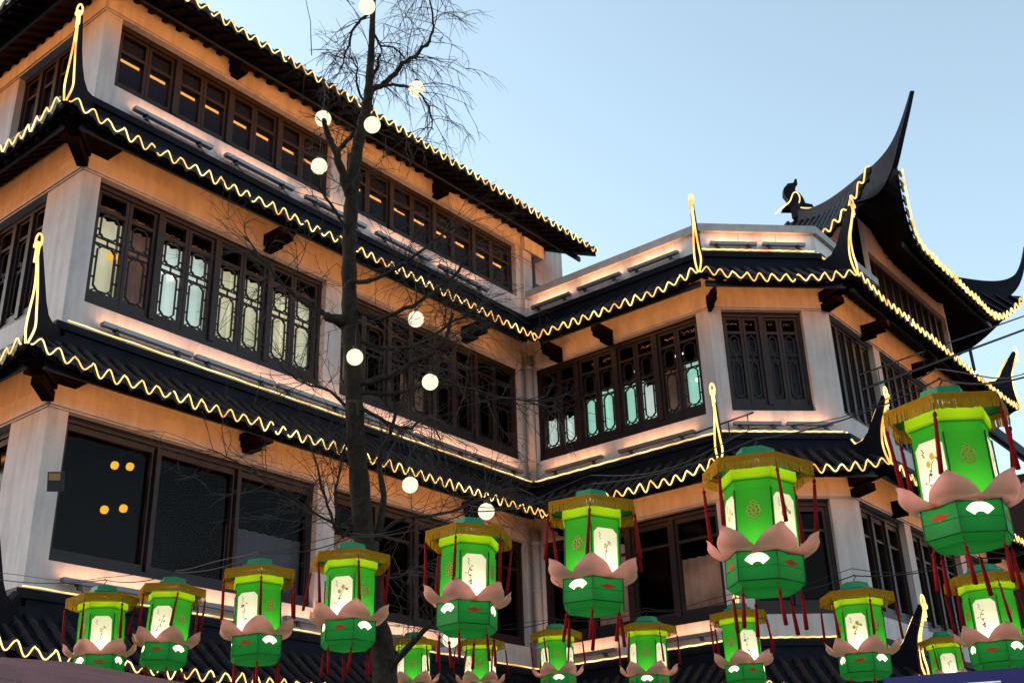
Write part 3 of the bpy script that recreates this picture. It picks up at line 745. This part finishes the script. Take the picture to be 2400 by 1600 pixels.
# ------------------------------------------------------------------ floodlight bars at the foot of the walls
def flood(f,a,b,z,y,label):
    W0=f.W@Matrix.Translation((a,y,z)); e=empty('floodlight_bar',None,label,'floodlight','grey floodlight bars on the roof ridges',W=W0)
    L=b-a; mb=MB()
    c=[(-.045,-.03),(.045,-.03),(.055,.03),(-.055,.03)]
    mb.prism(c,lambda p,q,t:(t,p,q),0,L); build('housing',mb,'metal_grey',W0,e)
    mb=MB(); mb.add([(.03,-.035,.034),(L-.03,-.035,.034),(L-.03,.05,.034),(.03,.05,.034)],[(0,1,2,3)]); build('lens',mb,'led_peach',W0,e)
    for t in (.16,.84):
        mb=MB(); mb.box(L*t-.03,L*t+.03,-.02,.02,-.10,-.03); mb.box(L*t-.05,L*t-.02,-.07,.05,-.05,-.03); mb.tube([(L*t+.02,0,-.06),(L*t+.08,.02,-.13),(L*t+.2,.06,-.12)],.008,4); build('bracket',mb,'metal_dark',W0,e)
for f,k,us,where in ((FA,2,[(.62+1.78*i,.62+1.78*i+1.50) for i in range(5)],'below the top-floor windows, left wing'),
    (FA,1,[(.55+1.62*i,.55+1.62*i+1.56) for i in range(6)],'below the lattice windows, left wing'),
    (FA,0,[(.45,2.1),(2.3,3.9),(4.2,5.9),(6.2,7.8)],'below the dark lower windows, left wing'),
    (FB,2,[(.30,1.35),(1.55,2.65),(2.85,4.05)],'at the terrace parapet by the inner corner'),
    (FB,1,[(.5,1.9),(2.3,4.0)],'below the teal-lit windows'),
    (FC,2,[(.15,1.10),(1.22,2.1)],'at the parapet, chamfered face'),
    (FC,1,[(.20,1.10),(1.22,2.1)],'below the chamfered face window'),(FB,0,[(.5,1.9),(2.3,4.0)],'on the lowest roof right of the inner corner')):
    for i,(a,b) in enumerate(us):
        flood(f,a,b,TRIM[k]+.17+random.uniform(-.01,.01),-.13,'%s floodlight bar from the left %s'%(ORD[i],where))

# spotlight on the left column
p=at(131,1128,14.2); Ws=Matrix.Translation(p)@Matrix.Rotation(-.75,4,'Z')@Matrix.Rotation(.35,4,'X')
e=empty('spotlight',None,'boxy grey spotlight on the white column at the left edge','spotlight',W=Ws)
mb=MB(); mb.box(-.085,.085,-.07,.07,-.12,.12); build('housing',mb,'metal_dark',Ws,e)
mb=MB(); mb.box(-.068,.068,-.076,-.07,.02,.105); build('glass',mb,'spot_glass',Ws,e)
mb=MB(); mb.tube([(0,.07,0),(0,.3,-.05)],.015,6); build('arm',mb,'metal_dark',Ws,e)

# ------------------------------------------------------------------ lanterns
def hexp(r,z,rot=0): return [Vector((r*math.sin(R_(60*i+30)+rot),-r*math.cos(R_(60*i+30)+rot),z)) for i in range(6)]   # face i=0 between verts 5..0 looks to -y
def hexshell(mb,rings,closed_top=False,closed_bot=False):
    v=[];f=[]
    for r,z in rings: v+=hexp(r,z)
    for i in range(len(rings)-1):
        for j in range(6): a=i*6+j; b=i*6+(j+1)%6; f.append((b,a,a+6,b+6))
    if closed_top: f.append((0,1,2,3,4,5))
    if closed_bot: k=(len(rings)-1)*6; f.append(tuple(k+j for j in (5,4,3,2,1,0)))
    mb.add(v,f)
LM={}
def lantern_meshes():
    mb=MB(); hexshell(mb,[(.05,.125),(.125,.115),(.135,.06),(.175,.045),(.178,.02),(.15,.01)],True); LM['cap']=mb.mesh('cap',['cap_green'])
    mb=MB(); hexshell(mb,[(.17,.018),(.355,-.03),(.352,-.045),(.20,-.05)]); LM['brim']=mb.mesh('brim',['cap_green'])
    mb=MB(); hexshell(mb,[(.20,-.09),(.248,-.10),(.250,-.175),(.235,-.185)]); LM['collar']=mb.mesh('collar',['silk_lime'])
    mb=MB(); hexshell(mb,[(.238,-.187),(.222,-.20),(.222,-.265),(.229,-.27)]); LM['neck']=mb.mesh('neck',['silk_green'])
    # fringe on one brim side: many thin strands over a backing ribbon
    mb=MB(); a,b=hexp(.358,-.03)[5],hexp(.358,-.03)[0]; n=30; rnd=random.Random(3)
    mb.add([a,b,b+Vector((0,-.004,-.045)),a+Vector((0,-.004,-.045))],[(0,3,2,1)])
    for i in range(n):
        t0=i/n; t1=(i+.93)/n; z=-.118+rnd.uniform(-.005,.004); y=-.004+rnd.uniform(-.008,.003); p0=a.lerp(b,t0); p1=a.lerp(b,t1)
        mb.add([p0+Vector((0,-.003,0)),p1+Vector((0,-.003,0)),p1+Vector((0,y,z)),p0+Vector((0,y,z))],[(0,3,2,1)])
    LM['fringe']=mb.mesh('fringe',['fringe'])
    # body side: z -.27 .. -.74, r .229 ; face 0
    r=.229; ap=r*math.cos(R_(30)); hw=r/2
    def side(P,y=0): return [(x,-ap-y,z) for x,z in P]
    mb=MB(); mb.add(side([(-hw,-.75),(hw,-.75),(hw,-.27),(-hw,-.27)]),[(0,1,2,3)]); LM['green_panel']=mb.mesh('green_panel',['silk_green'])
    c=.035; x=hw*.84; z1=-.295; z0=-.74
    inn=[(-x+c,z0),(x-c,z0),(x,z0+c),(x,z1-c*1.3),(x-c,z1),(-x+c,z1),(-x,z1-c*1.3),(-x,z0+c)]
    out=[(-x+c,-.75),(x-c,-.75),(hw,z0+c),(hw,z1-c),(x-c,-.27),(-x+c,-.27),(-hw,z1-c),(-hw,z0+c)]
    cor=[(hw,-.75),(hw,-.27),(-hw,-.27),(-hw,-.75)]
    mb=MB(); mb.add(side(out+inn+cor),[(i,(i+1)%8,(i+1)%8+8,i+8) for i in range(8)]+[(1,16,2),(3,17,4),(5,18,6),(7,19,0)]); LM['panel_border']=mb.mesh('panel_border',['silk_green'])
    mb=MB(); mb.add(side(inn),[tuple(range(8))]); LM['white_panel']=mb.mesh('white_panel',['panel_white'])
    # frame ribs
    mb=MB(); mb.tube([(0,-.2315,-.268),(0,-.2315,-.75)],.0055,4); LM['rib']=mb.mesh('rib',['rib_green'])
    # medallion on the green side
    mb=MB()
    def loop(cx,cz,rx,rz,w=.0028,n=14):
        mb.tube([(cx+rx*math.cos(2*math.pi*i/n),-ap-.004,cz+rz*math.sin(2*math.pi*i/n)) for i in range(n+1)],w,4)
    loop(0,-.445,.040,.056,.0036)
    for i in range(8):
        a=2*math.pi*i/8; loop(.029*math.cos(a),-.445+.042*math.sin(a),.015,.017,.0034,8)
    loop(0,-.445,.013,.018,.0034); mb.tube([(-.022,-ap-.004,-.385),(0,-ap-.004,-.362),(.022,-ap-.004,-.385)],.004,4)
    LM['medallion']=mb.mesh('medallion',['ornament'])
    # paintings: brush strokes lying on the white silk
    for k in range(5):
        rnd=random.Random(40+k); mb=MB()
        def stroke(P,w,mi):
            for i in range(len(P)-1):
                (ax,az),(bx,bz)=P[i],P[i+1]; l=math.hypot(bx-ax,bz-az) or 1; nx,nz=-(bz-az)/l*w/2,(bx-ax)/l*w/2
                mb.add(side([(ax+nx,az+nz),(ax-nx,az-nz),(bx-nx*.6,bz-nz*.6),(bx+nx*.6,bz+nz*.6)],.002+.0002*i),[(0,1,2,3)],mi)
        xx,zz=rnd.uniform(-.05,.0),-.60; P=[(xx,zz)]
        for i in range(6): xx+=rnd.uniform(-.012,.026); zz+=rnd.uniform(.02,.04); P.append((xx,zz))
        stroke(P,.0055,0)
        for i in range(9):
            cx,cz=rnd.choice(P); cx+=rnd.uniform(-.028,.028); cz+=rnd.uniform(-.02,.02)
            mi=0 if k in (1,) else rnd.choice([0,1,1,2]) if k!=3 else rnd.choice([0,0,2,2])
            rr=rnd.uniform(.006,.012); a0=rnd.random()*3
            for j in range(4):
                a=a0+j*1.57; stroke([(cx,cz),(cx+rr*math.cos(a)*1.3,cz+rr*math.sin(a)*1.3)],rr*.7,mi)
        for i in range(4): stroke([(-.055+.006*(i%2),-.34-.018*i),(-.043+.006*(i%2),-.352-.018*i)],.007,0)
        if k==3:
            for cx,cz in ((.012,-.41),(-.02,-.46)):
                mb.add(side([(cx+.016*math.cos(a),cz+.026*math.sin(a)) for a in [i*.785 for i in range(8)]],.004),[tuple(range(8))],2)
        LM['painting',k]=mb.mesh('painting',['ink','paint_red','paint_gold'])
    # petal on a hexagon corner (corner direction = -y), cupped and pointed
    mb=MB(); nu,nv=10,8; v=[];f=[]
    cen=smooth_pts([(0,-.205,-.765),(0,-.272,-.756),(0,-.328,-.720),(0,-.354,-.670),(0,-.352,-.622),(0,-.363,-.576)],4); nv=len(cen)-1
    for j,cp in enumerate(cen):
        t=j/nv; w=.146*(1-t**2.9)**.9*(.80+.2*min(1,t/.25)) if t<.999 else .0005
        for i in range(nu+1):
            s=-1+2*i/nu; v.append((s*w,cp.y+.088*s*s*(w/.15)*(1-.2*t),cp.z-.010*s*s))
    for j in range(nv):
        for i in range(nu): a=j*(nu+1)+i; f.append((a,a+1,a+nu+2,a+nu+1))
    mb.add(v,f); LM['petal']=mb.mesh('petal',['petal'],True)
    mb=MB(); hexshell(mb,[(.246,-.985),(.205,-1.035),(.03,-1.05)],False,True); LM['base_bottom']=mb.mesh('base_bottom',['base_green'])
    mb=MB()
    for z in (-.757,-.880,-.985):
        P=hexp(.2475,z); mb.tube(P+[P[0]],.004 if z!=-.880 else .0018,4)
    for p,q in zip(hexp(.2475,-.757),hexp(.2475,-.985)): mb.tube([p,q],.0035,4)
    LM['base_ribs']=mb.mesh('base_ribs',['rib_green'])
    ap2=.246*math.cos(R_(30)); hb=.123
    def side2(P,y): return [(x,-ap2-y,z) for x,z in P]
    mb=MB(); mb.add(side2([(-hb,-.985),(hb,-.985),(hb,-.757),(-hb,-.757)],0),[(0,1,2,3)]); LM['base_panel']=mb.mesh('base_panel',['base_green'])
    P=[(.096*math.sin(a),-.905+.130*math.cos(a)) for a in [-.95+1.9*i/10 for i in range(11)]]+[(.042*math.sin(a),-.905+.060*math.cos(a)) for a in [.95-1.9*i/6 for i in range(7)]]
    from mathutils.geometry import tessellate_polygon
    O_=[(-hb,-.985),(hb,-.985),(hb,-.757),(-hb,-.757)]
    tr=tessellate_polygon([[Vector((x,z,0)) for x,z in O_],[Vector((x,z,0)) for x,z in P]])
    mb=MB(); mb.add(side2(O_+P,0),[tuple(t) for t in tr]); LM['base_border']=mb.mesh('base_border',['base_green'])
    mb=MB(); mb.add(side2(P,0),[tuple(range(len(P)-1,-1,-1))]); LM['fan_panel']=mb.mesh('fan_panel',['fan_cream'])
    mb=MB(); B=[(0,-.885),(.010,-.868),(.022,-.872),(.034,-.858),(.050,-.862),(.066,-.835),(.040,-.842),(.020,-.835),(.012,-.822),(0,-.83)]
    B=B+[(-x,z) for x,z in reversed(B[1:-1])]; mb.add(side2(B,.003),[tuple(range(len(B)))]); LM['bat']=mb.mesh('bat_motif',['paint_red'])
    for nm,ln in (('tassel',.50),('base_tassel',.33)):
        mb=MB(); mb.tube([(0,0,0),(0,0,-.07)],.0035,4)
        mb.tube([(0,0,-.065),(0,0,-.075),(0,0,-.095),(0,0,-.105),(0,0,-.118),(0,0,-ln*.6),(0,0,-ln),(0,0,-ln-.004)],[.004,.011,.012,.007,.010,.0125,.014,.004],8)
        LM[nm]=mb.mesh(nm,['tassel'],True)
    mb=MB(); mb.tube(smooth_pts([(0,0,.12),(0,0,.17),(.015,0,.19),(.02,0,.21),(0,0,.225),(-.01,0,.21)],4),.005,5); LM['hook']=mb.mesh('hook',['wire'])
lantern_meshes()
BULB=bpy.data.lights.new('bulb','POINT'); BULB.energy=1.15; BULB.shadow_soft_size=.035; BULB.color=(1,.93,.70)
BULB2=bpy.data.lights.new('bulb','POINT'); BULB2.energy=3.1; BULB2.shadow_soft_size=.035; BULB2.color=(1,.95,.78)
def lantern(dx,dy,depth,phi,label,idx):
    p=atd(dx,dy,depth)+Vector((0,0,.07)); to=math.atan2(p.x,p.y)   # azimuth of the line of sight
    yaw=-to+R_(phi)
    T=Matrix.Translation(p)@Matrix.Rotation(yaw,4,'Z')@Matrix.Rotation(random.uniform(-.045,.045),4,'Y')@Matrix.Rotation(random.uniform(-.04,.04),4,'X')@Matrix.Diagonal((1,1,.79*random.uniform(.98,1.02),1))
    e=empty('silk_lantern',None,label,'lantern','green palace lanterns with pink lotus petals',W=T)
    for n in ('cap','brim','collar','neck','base_bottom','base_ribs','hook'): link(n,LM[n],T,e)
    for i in range(6):
        R60=T@Matrix.Rotation(R_(60*i),4,'Z')
        link('fringe',LM['fringe'],R60,e)
        if i%2==0:
            link('panel_border',LM['panel_border'],R60,e); wp=link('white_panel',LM['white_panel'],R60,e); link('painting',LM['painting',(idx+i)%5 if idx not in (6,7) else 3],R60,wp)['kind']='stuff'
            bp=link('base_panel',LM['base_panel'],R60,e); link('bat_motif',LM['bat'],R60,bp)
        else:
            gp=link('green_panel',LM['green_panel'],R60,e); link('medallion',LM['medallion'],R60,gp); link('base_border',LM['base_border'],R60,e); link('fan_panel',LM['fan_panel'],R60,e)
        Rv=T@Matrix.Rotation(R_(60*i+30),4,'Z')
        link('rib',LM['rib'],Rv,e)
        link('petal',LM['petal'],Rv@Matrix.Translation((0,0,random.uniform(-.006,.006))),e)
        jit=Matrix.Rotation(random.uniform(-.10,.10),4,'X')@Matrix.Rotation(random.uniform(-.10,.10),4,'Y')
        link('tassel',LM['tassel'],Rv@Matrix.Translation((0,-.362,-.10))@jit,e)
        jit=Matrix.Rotation(random.uniform(-.08,.08),4,'X')@Matrix.Rotation(random.uniform(-.08,.08),4,'Y')
        link('tassel',LM['base_tassel'],Rv@Matrix.Translation((0,-.215,-1.0))@jit,e)
    for B,z in ((BULB,-.16),(BULB2,-.725)):
        link('bulb',B,T@Matrix.Translation((0,0,z)),e)
    return T@Vector((0,0,.215))
UP=[(236,1385,11.8,0,'small green lantern hanging furthest left, above the wavy rope by the red awning'),
 (396,1365,12.0,-20,'second lantern from the left on the near string'),
 (594,1328,10.6,-27,'third lantern from the left on the near string, below the dark ground-floor window'),
 (806,1293,10.1,-20,'fourth lantern from the left, hanging in front of the tree trunk'),
 (1078,1240,9.3,14,'lantern just under the lowest round bulbs, left of the inner-corner pipe'),
 (1360,1180,8.6,29,'large lantern just right of the inner-corner pipe'),
 (1740,1090,7.45,50,'second largest lantern, in front of the chamfered face'),
 (2174,960,6.6,-38,'largest and nearest lantern at the upper right')]
LO=[(950,1480,16.0,58,'leftmost lantern of the bottom row, half hidden behind a branch'),
 (1103,1482,16.6,60,'lantern of the bottom row right under the base of a larger lantern by the tree'),
 (1277,1462,16.0,62,'bottom-row lantern below the inner-corner pipe'),
 (1487,1448,14.2,54,'bottom-row lantern with two white panels showing, right of the inner corner'),
 (1697,1420,13.3,24,'bottom-row lantern directly under the second largest lantern'),
 (1968,1377,11.3,-10,'bottom-row lantern under the white post of the right face'),
 (2262,1340,10.3,-12,'lantern hanging below the largest one at the right edge'),
 (2168,1478,16.5,4,'small far lantern just above the blue sign')]
HU=[lantern(*a,i) for i,a in enumerate(UP)]; HL=[lantern(*a,i+8) for i,a in enumerate(LO)]
def sag(a,b,n,s):
    a=Vector(a); b=Vector(b); return [a.lerp(b,i/n)-Vector((0,0,s*4*(i/n)*(1-i/n))) for i in range(n+1)]
def string(hooks,first,last,label):
    P=[Vector(first)]+hooks+[Vector(last)]; pts=[]
    for i in range(len(P)-1): pts+=sag(P[i],P[i+1],8,.06)[:-1]
    pts.append(P[-1]); mb=MB(); mb.tube(pts,.006,4); mb.tube([p+Vector((.01,.01,.05+.03*math.sin(i*.7))) for i,p in enumerate(pts)],.004,4); tag(build('wire',mb,'wire'),label,'wire')
string(HU,atd(-60,1320,12.6),atd(2420,840,5.9),'thin black double wire carrying the large near lanterns')
string(HL[:7],atd(800,1400,17.5),atd(2420,1240,9.8),'thin black double wire carrying the bottom row of lanterns')
string(HL[7:],atd(2080,1420,17.5),atd(2300,1430,15.5),'short wire holding the small lantern over the blue sign')

# ------------------------------------------------------------------ cable tray crossing in front of the chamfered face
a=atd(1600,1035,20.4); m_=atd(2228,803,25.6); d_=(m_-a); b=a+d_*1.35; u_=Vector((0,0,.30))
e=empty('cable_rail',a,'thin black twin cable rail slanting up to the right past the chamfered face','cable rail')
for n,off,w in (('rail',Vector((0,0,0)),.055),('rail',u_*1.1,.035)):
    mb=MB(); mb.tube([a+off,b+off],w/2,6); build(n,mb,'wire',I4,e)
for t in (.10,.16,.22,.30,.38,.62,.70,.80):
    mb=MB(); mb.tube([a+d_*t,a+d_*t+u_*1.1],.012,4); build('rung',mb,'wire',I4,e)
for t,l in ((.20,.55),(.36,.5),(1.0,.5)):
    mb=MB(); mb.tube([a+d_*t,a+d_*t-Vector((0,0,l))],.035,6); build('strut',mb,'wire',I4,e)

# ------------------------------------------------------------------ the bare tree
DT=11.9
tree=empty('bare_tree',atd(905,1750,DT)*0+Vector((atd(885,1568,DT).x,atd(885,1568,DT).y,GROUND)),'tall bare winter tree hung with round white bulbs, in front of the left wing','tree')
PXM=DT/F_PX*KD       # metres per displayed pixel at the tree
rt=random.Random(11)
tp=[(866,-160,11),(858,-20,14),(854,90,17),(849,180,22),(843,240,28),(827,310,30),(812,400,37),(804,520,38),(802,650,41),(808,800,46),(815,950,49),(825,1100,54),(838,1250,58),(862,1420,62),(885,1568,66)]
TP=[atd(x,y,DT) for x,y,w in tp]; TR=[w*PXM/2*.86 for x,y,w in tp]
TP.append(Vector((TP[-1].x+.1,TP[-1].y-.1,GROUND+.3))); TR.append(.21); TP.append(Vector((TP[-1].x+.02,TP[-1].y,GROUND-.1))); TR.append(.30)
mb=MB(); sp=smooth_pts(TP,6); rad=[]
for i in range(len(TP)-1): rad+=[TR[i]+(TR[i+1]-TR[i])*j/6 for j in range(6)]
rad.append(TR[-1]); rad=[r*(1+.07*math.sin(i*1.9)+.05*math.sin(i*4.3)) for i,r in enumerate(rad)]
mb.tube(sp,rad,14); build('trunk',mb,'bark',I4,tree,True)
limbs=[]   # (points, r0, r1, droop, density)
def limb(P,r0,r1,dz=0,dens=1.0,droop=.3,twl=.7):
    n=len(P); pts=[]
    for i,(x,y) in enumerate(P): pts.append(atd(x,y,DT+dz*i/(n-1)+rt.uniform(-.03,.03)))
    pts=smooth_pts(pts,4); pts=[p+Vector((rt.uniform(-1,1),rt.uniform(-1,1),rt.uniform(-1,1)))*.012 for p in pts]
    k=len(pts); mb=MB(); mb.tube(pts,[(r0+(r1-r0)*i/(k-1))*PXM*.66*(1+.08*math.sin(i*2.7)) for i in range(k)],7); build('limb',mb,'bark',I4,tree,True)
    limbs.append((pts,r1*PXM,dens,droop,twl))
limb([(846,215),(875,197),(905,172),(922,148),(952,128),(985,98)],11,6,.3,2.2,.55,.75)
limb([(985,98),(998,62),(990,20),(975,-60)],5,2.5,.3,1.6,.5,.7)
limb([(878,196),(930,198),(962,214),(986,250),(996,300)],6,2,-.3,2.0,.7,.8)
limb([(852,30),(830,44),(806,80),(795,125),(781,160)],6,2.5,-.2,2.0,.5,.6)
limb([(855,-20),(900,-60),(950,-70),(985,-40)],7,3,.2,2.0,.9,.9)
limb([(853,60),(868,100),(905,110),(930,130)],5,2,.2,1.8,.8,.6)
limb([(846,225),(856,180),(868,150),(872,125)],7,4,.1,.8,.3,.4)
limb([(838,246),(820,190),(818,150),(800,130)],5,2,.2,1.6,.4,.5)
limb([(805,470),(788,395),(768,345),(752,305),(744,278)],17,8,-.2,1.0,.3,.6)
limb([(770,350),(795,325),(815,303)],10,7,.1,.6,.2,.4)
limb([(806,560),(780,500),(740,440),(715,400)],7,3,-.3,1.0,.2,.5)
limb([(803,650),(860,640),(930,602),(990,560),(1040,520)],9,2.5,-.5,1.8,.2,.8)
limb([(804,700),(870,730),(950,700),(1030,645),(1070,600)],11,3,-.3,2.2,.2,.9)
limb([(808,760),(870,800),(960,790),(1040,740),(1110,700)],10,3,.3,2.2,.2,.9)
limb([(803,738),(775,735),(748,728)],20,16,-.1,.6,.2,.5)
limb([(806,770),(745,720),(690,690),(640,640),(600,590),(560,540)],10,2.5,-.4,2.0,.1,.9)
limb([(812,880),(880,870),(950,830),(1010,800),(1040,720)],14,5,-.2,2.2,.2,.9)
limb([(814,900),(900,905),(1010,880),(1150,912),(1250,922)],9,2,.4,1.6,.1,.9)
limb([(816,930),(870,960),(930,985),(985,960),(1010,1010)],8,2.5,-.4,2.0,.3,.8)
limb([(818,960),(760,900),(700,880),(640,840)],7,2,-.2,1.8,.2,.8)
limb([(868,1240),(880,1140),(872,1060),(900,980),(905,930)],14,5,.2,1.6,.1,.8)
limb([(832,1170),(790,1230),(760,1180),(735,1100),(712,1010)],8,2.5,-.3,1.8,.1,.9)
limb([(790,1235),(770,1140),(785,1060),(800,1000)],6,2,-.1,1.6,.1,.7)
limb([(840,1240),(930,1190),(1010,1180),(1100,1150),(1180,1120)],9,2,.3,2.0,.2,.9)
limb([(845,1290),(900,1330),(960,1300),(1010,1340)],7,2.5,-.3,1.8,.3,.8)
limb([(880,1560),(925,1500),(970,1450),(1010,1412)],15,6,-.3,1.0,.2,.7)
limb([(836,1210),(740,1190),(640,1120),(540,1060),(480,1030)],6,1.5,-.4,1.2,.1,.9)
tw=MB(); cnt=0
def twig(p,d,l,r,droop,lev):
    global cnt
    n=5; pts=[p.copy()]; d=d.normalized(); q=p.copy()
    for i in range(n):
        d=(d+Vector((rt.gauss(0,.16),rt.gauss(0,.16),rt.gauss(0,.14)-droop*.32))).normalized(); q=q+d*(l/n); pts.append(q.copy())
    tw.tube(pts,[r*(1-.6*i/n) for i in range(n+1)],3,cap=False); cnt+=1
    if lev>0:
        for k in range(rt.choice([1,2,2,3])):
            i=rt.randint(1,n-1); dd=(pts[i+1]-pts[i]).normalized()+Vector((rt.gauss(0,.7),rt.gauss(0,.7),rt.gauss(0,.5)))
            twig(pts[i],dd,l*rt.uniform(.4,.7),r*.72,droop,lev-1)
for pts,r1,dens,droop,twl in limbs:
    L=sum((pts[i+1]-pts[i]).length for i in range(len(pts)-1)); n=int(L*(14 if pts[0].z>9 else 9.5)*dens)+4
    for k in range(n):
        t=rt.uniform(.15,1)**.8; i=min(len(pts)-2,int(t*(len(pts)-1))); ax=(pts[i+1]-pts[i]).normalized()
        d=ax*.8+Vector((rt.gauss(0,.7),rt.gauss(0,.7),rt.gauss(.12,.6)))
        twig(pts[i],d,twl*rt.uniform(.45,1.1),rt.uniform(.0036,.0062),droop,2)
for k in range(26):
    z=rt.uniform(.12,.85); i=int(z*(len(sp)*.72)); d=Vector((rt.gauss(0,1),rt.gauss(0,1),rt.uniform(-.1,.8))); twig(sp[i],d,rt.uniform(.4,.9),.006,.25,2)
twig(atd(716,128,DT+.3),atd(682,0,DT+.3)-atd(716,128,DT+.3),.9,.006,0,0)
o=build('twigs',tw,'twig',I4,tree); o['kind']='stuff'
print('twigs',cnt,len(tw.f))

# round bulbs in the tree
GL=[(843,15,'round white bulb at the very top of the tree trunk'),(957,205,'round bulb hanging right of the trunk against the sky'),(742,273,'round bulb left of the trunk, the upper of two beside the top-floor windows'),
 (855,287,'round bulb right of the trunk in front of the top roof edge'),(733,382,'round bulb in front of the top-floor window, below another'),(955,733,'round bulb in front of the orange-lit band under the upper eave'),
 (815,820,'round bulb hanging against the trunk at mid height'),(988,877,'round bulb in front of the dark lattice windows right of the trunk'),(942,1113,'round bulb under the lower wavy eave rope right of the trunk'),
 (1117,1174,'round bulb touching the top of a lantern near the inner corner'),(1035,1467,'round bulb half hidden behind the base of a lantern')]
for i,(x,y,l) in enumerate(GL):
    p=atd(x,y,DT-.25+.12*(i%3)); T=Matrix.Translation(p); e=empty('globe_bulb',p,l,'light bulb','round white bulbs in the tree')
    mb=MB(); n=10; mb.tube([(0,0,-.085*math.cos(math.pi*j/n)) for j in range(n+1)],[max(.002,.085*math.sin(math.pi*j/n)) for j in range(n+1)],18); build('glass_globe',mb,'globe_lamp',T,e,True)
    mb=MB(); mb.tube([(0,0,.078),(0,0,.115)],.022,8); build('socket',mb,'metal_dark',T,e)
    mb=MB(); mb.tube([(0,0,.11),(.01,0,.3),(.0,.02,.5)],.004,4); build('cord',mb,'wire',T,e)

# ------------------------------------------------------------------ near things at the bottom edge
a=atd(-120,1500,7.0); b=atd(262,1572,6.6); ax=(b-a); ax.z=0; L=ax.length; ax.normalize(); back=Vector((-ax.y,ax.x,0))
W0=Matrix(((ax.x,back.x,0,a.x),(ax.y,back.y,0,a.y),(0,0,1,a.z),(0,0,0,1)))
e=empty('awning',None,'dark red awning with a flat front edge at the lower left corner','awning',W=Matrix.Translation((a.x,a.y,GROUND)))
dz=b.z-a.z
mb=MB(); mb.add([(0,0,0),(L,0,dz),(L,0,dz-.08),(0,0,-.08),(0,1.2,.12),(L,1.2,dz+.12),(L,1.2,dz-.02),(0,1.2,-.02)],[(0,3,2,1),(0,1,5,4),(3,7,6,2),(1,2,6,5),(0,4,7,3),(4,5,6,7)]); build('canopy',mb,'awning',W0,e)
mb=MB(); mb.add([(0,-.006,-.085),(L,-.006,dz-.085),(L,-.006,dz-.5),(0,-.006,-.5),(0,.02,-.085),(L,.02,dz-.085),(L,.02,dz-.5),(0,.02,-.5)],[(0,3,2,1),(0,1,5,4),(3,7,6,2),(1,2,6,5),(0,4,7,3),(4,5,6,7)]); build('valance',mb,'awning',W0,e)
for u in (.15,L-.15): mb=MB(); mb.tube([(u,.9,GROUND-a.z),(u,.9,dz*u/L)],.04,8); build('post',mb,'metal_dark',W0,e)
a=atd(2028,1556,5.6); b=atd(2352,1531,5.0); ax=b-a; ax.z=0; sl=(b.z-a.z)/ax.length; L=ax.length*1.35; ax.normalize(); back=Vector((-ax.y,ax.x,0)); dz=sl*L
W0=Matrix(((ax.x,back.x,0,a.x),(ax.y,back.y,0,a.y),(0,0,1,a.z),(0,0,0,1)))
e=empty('sign_board',None,'deep blue sign board with a thin white line at the lower right corner','sign',W=Matrix.Translation((a.x,a.y,GROUND)))
mb=MB(); mb.add([(0,0,0),(L,0,dz),(L,0,dz-.7),(0,0,-.7),(0,.1,0),(L,.1,dz),(L,.1,dz-.7),(0,.1,-.7)],[(0,3,2,1),(0,1,5,4),(3,7,6,2),(1,2,6,5),(0,4,7,3),(4,5,6,7)]); build('board',mb,'sign_blue',W0,e)
k=dz/L; mb=MB(); mb.add([(.30,-.003,-.05+k*.3),(L*.62,-.003,-.05+k*L*.62),(L*.62,-.003,-.056+k*L*.62),(.30,-.003,-.056+k*.3)],[(0,3,2,1)]); build('border_line',mb,'sign_white',W0,e)
for u in (.2,L-.2): mb=MB(); mb.tube([(u,.14,GROUND-a.z),(u,.14,-.1)],.035,8); build('post',mb,'metal_grey',W0,e)
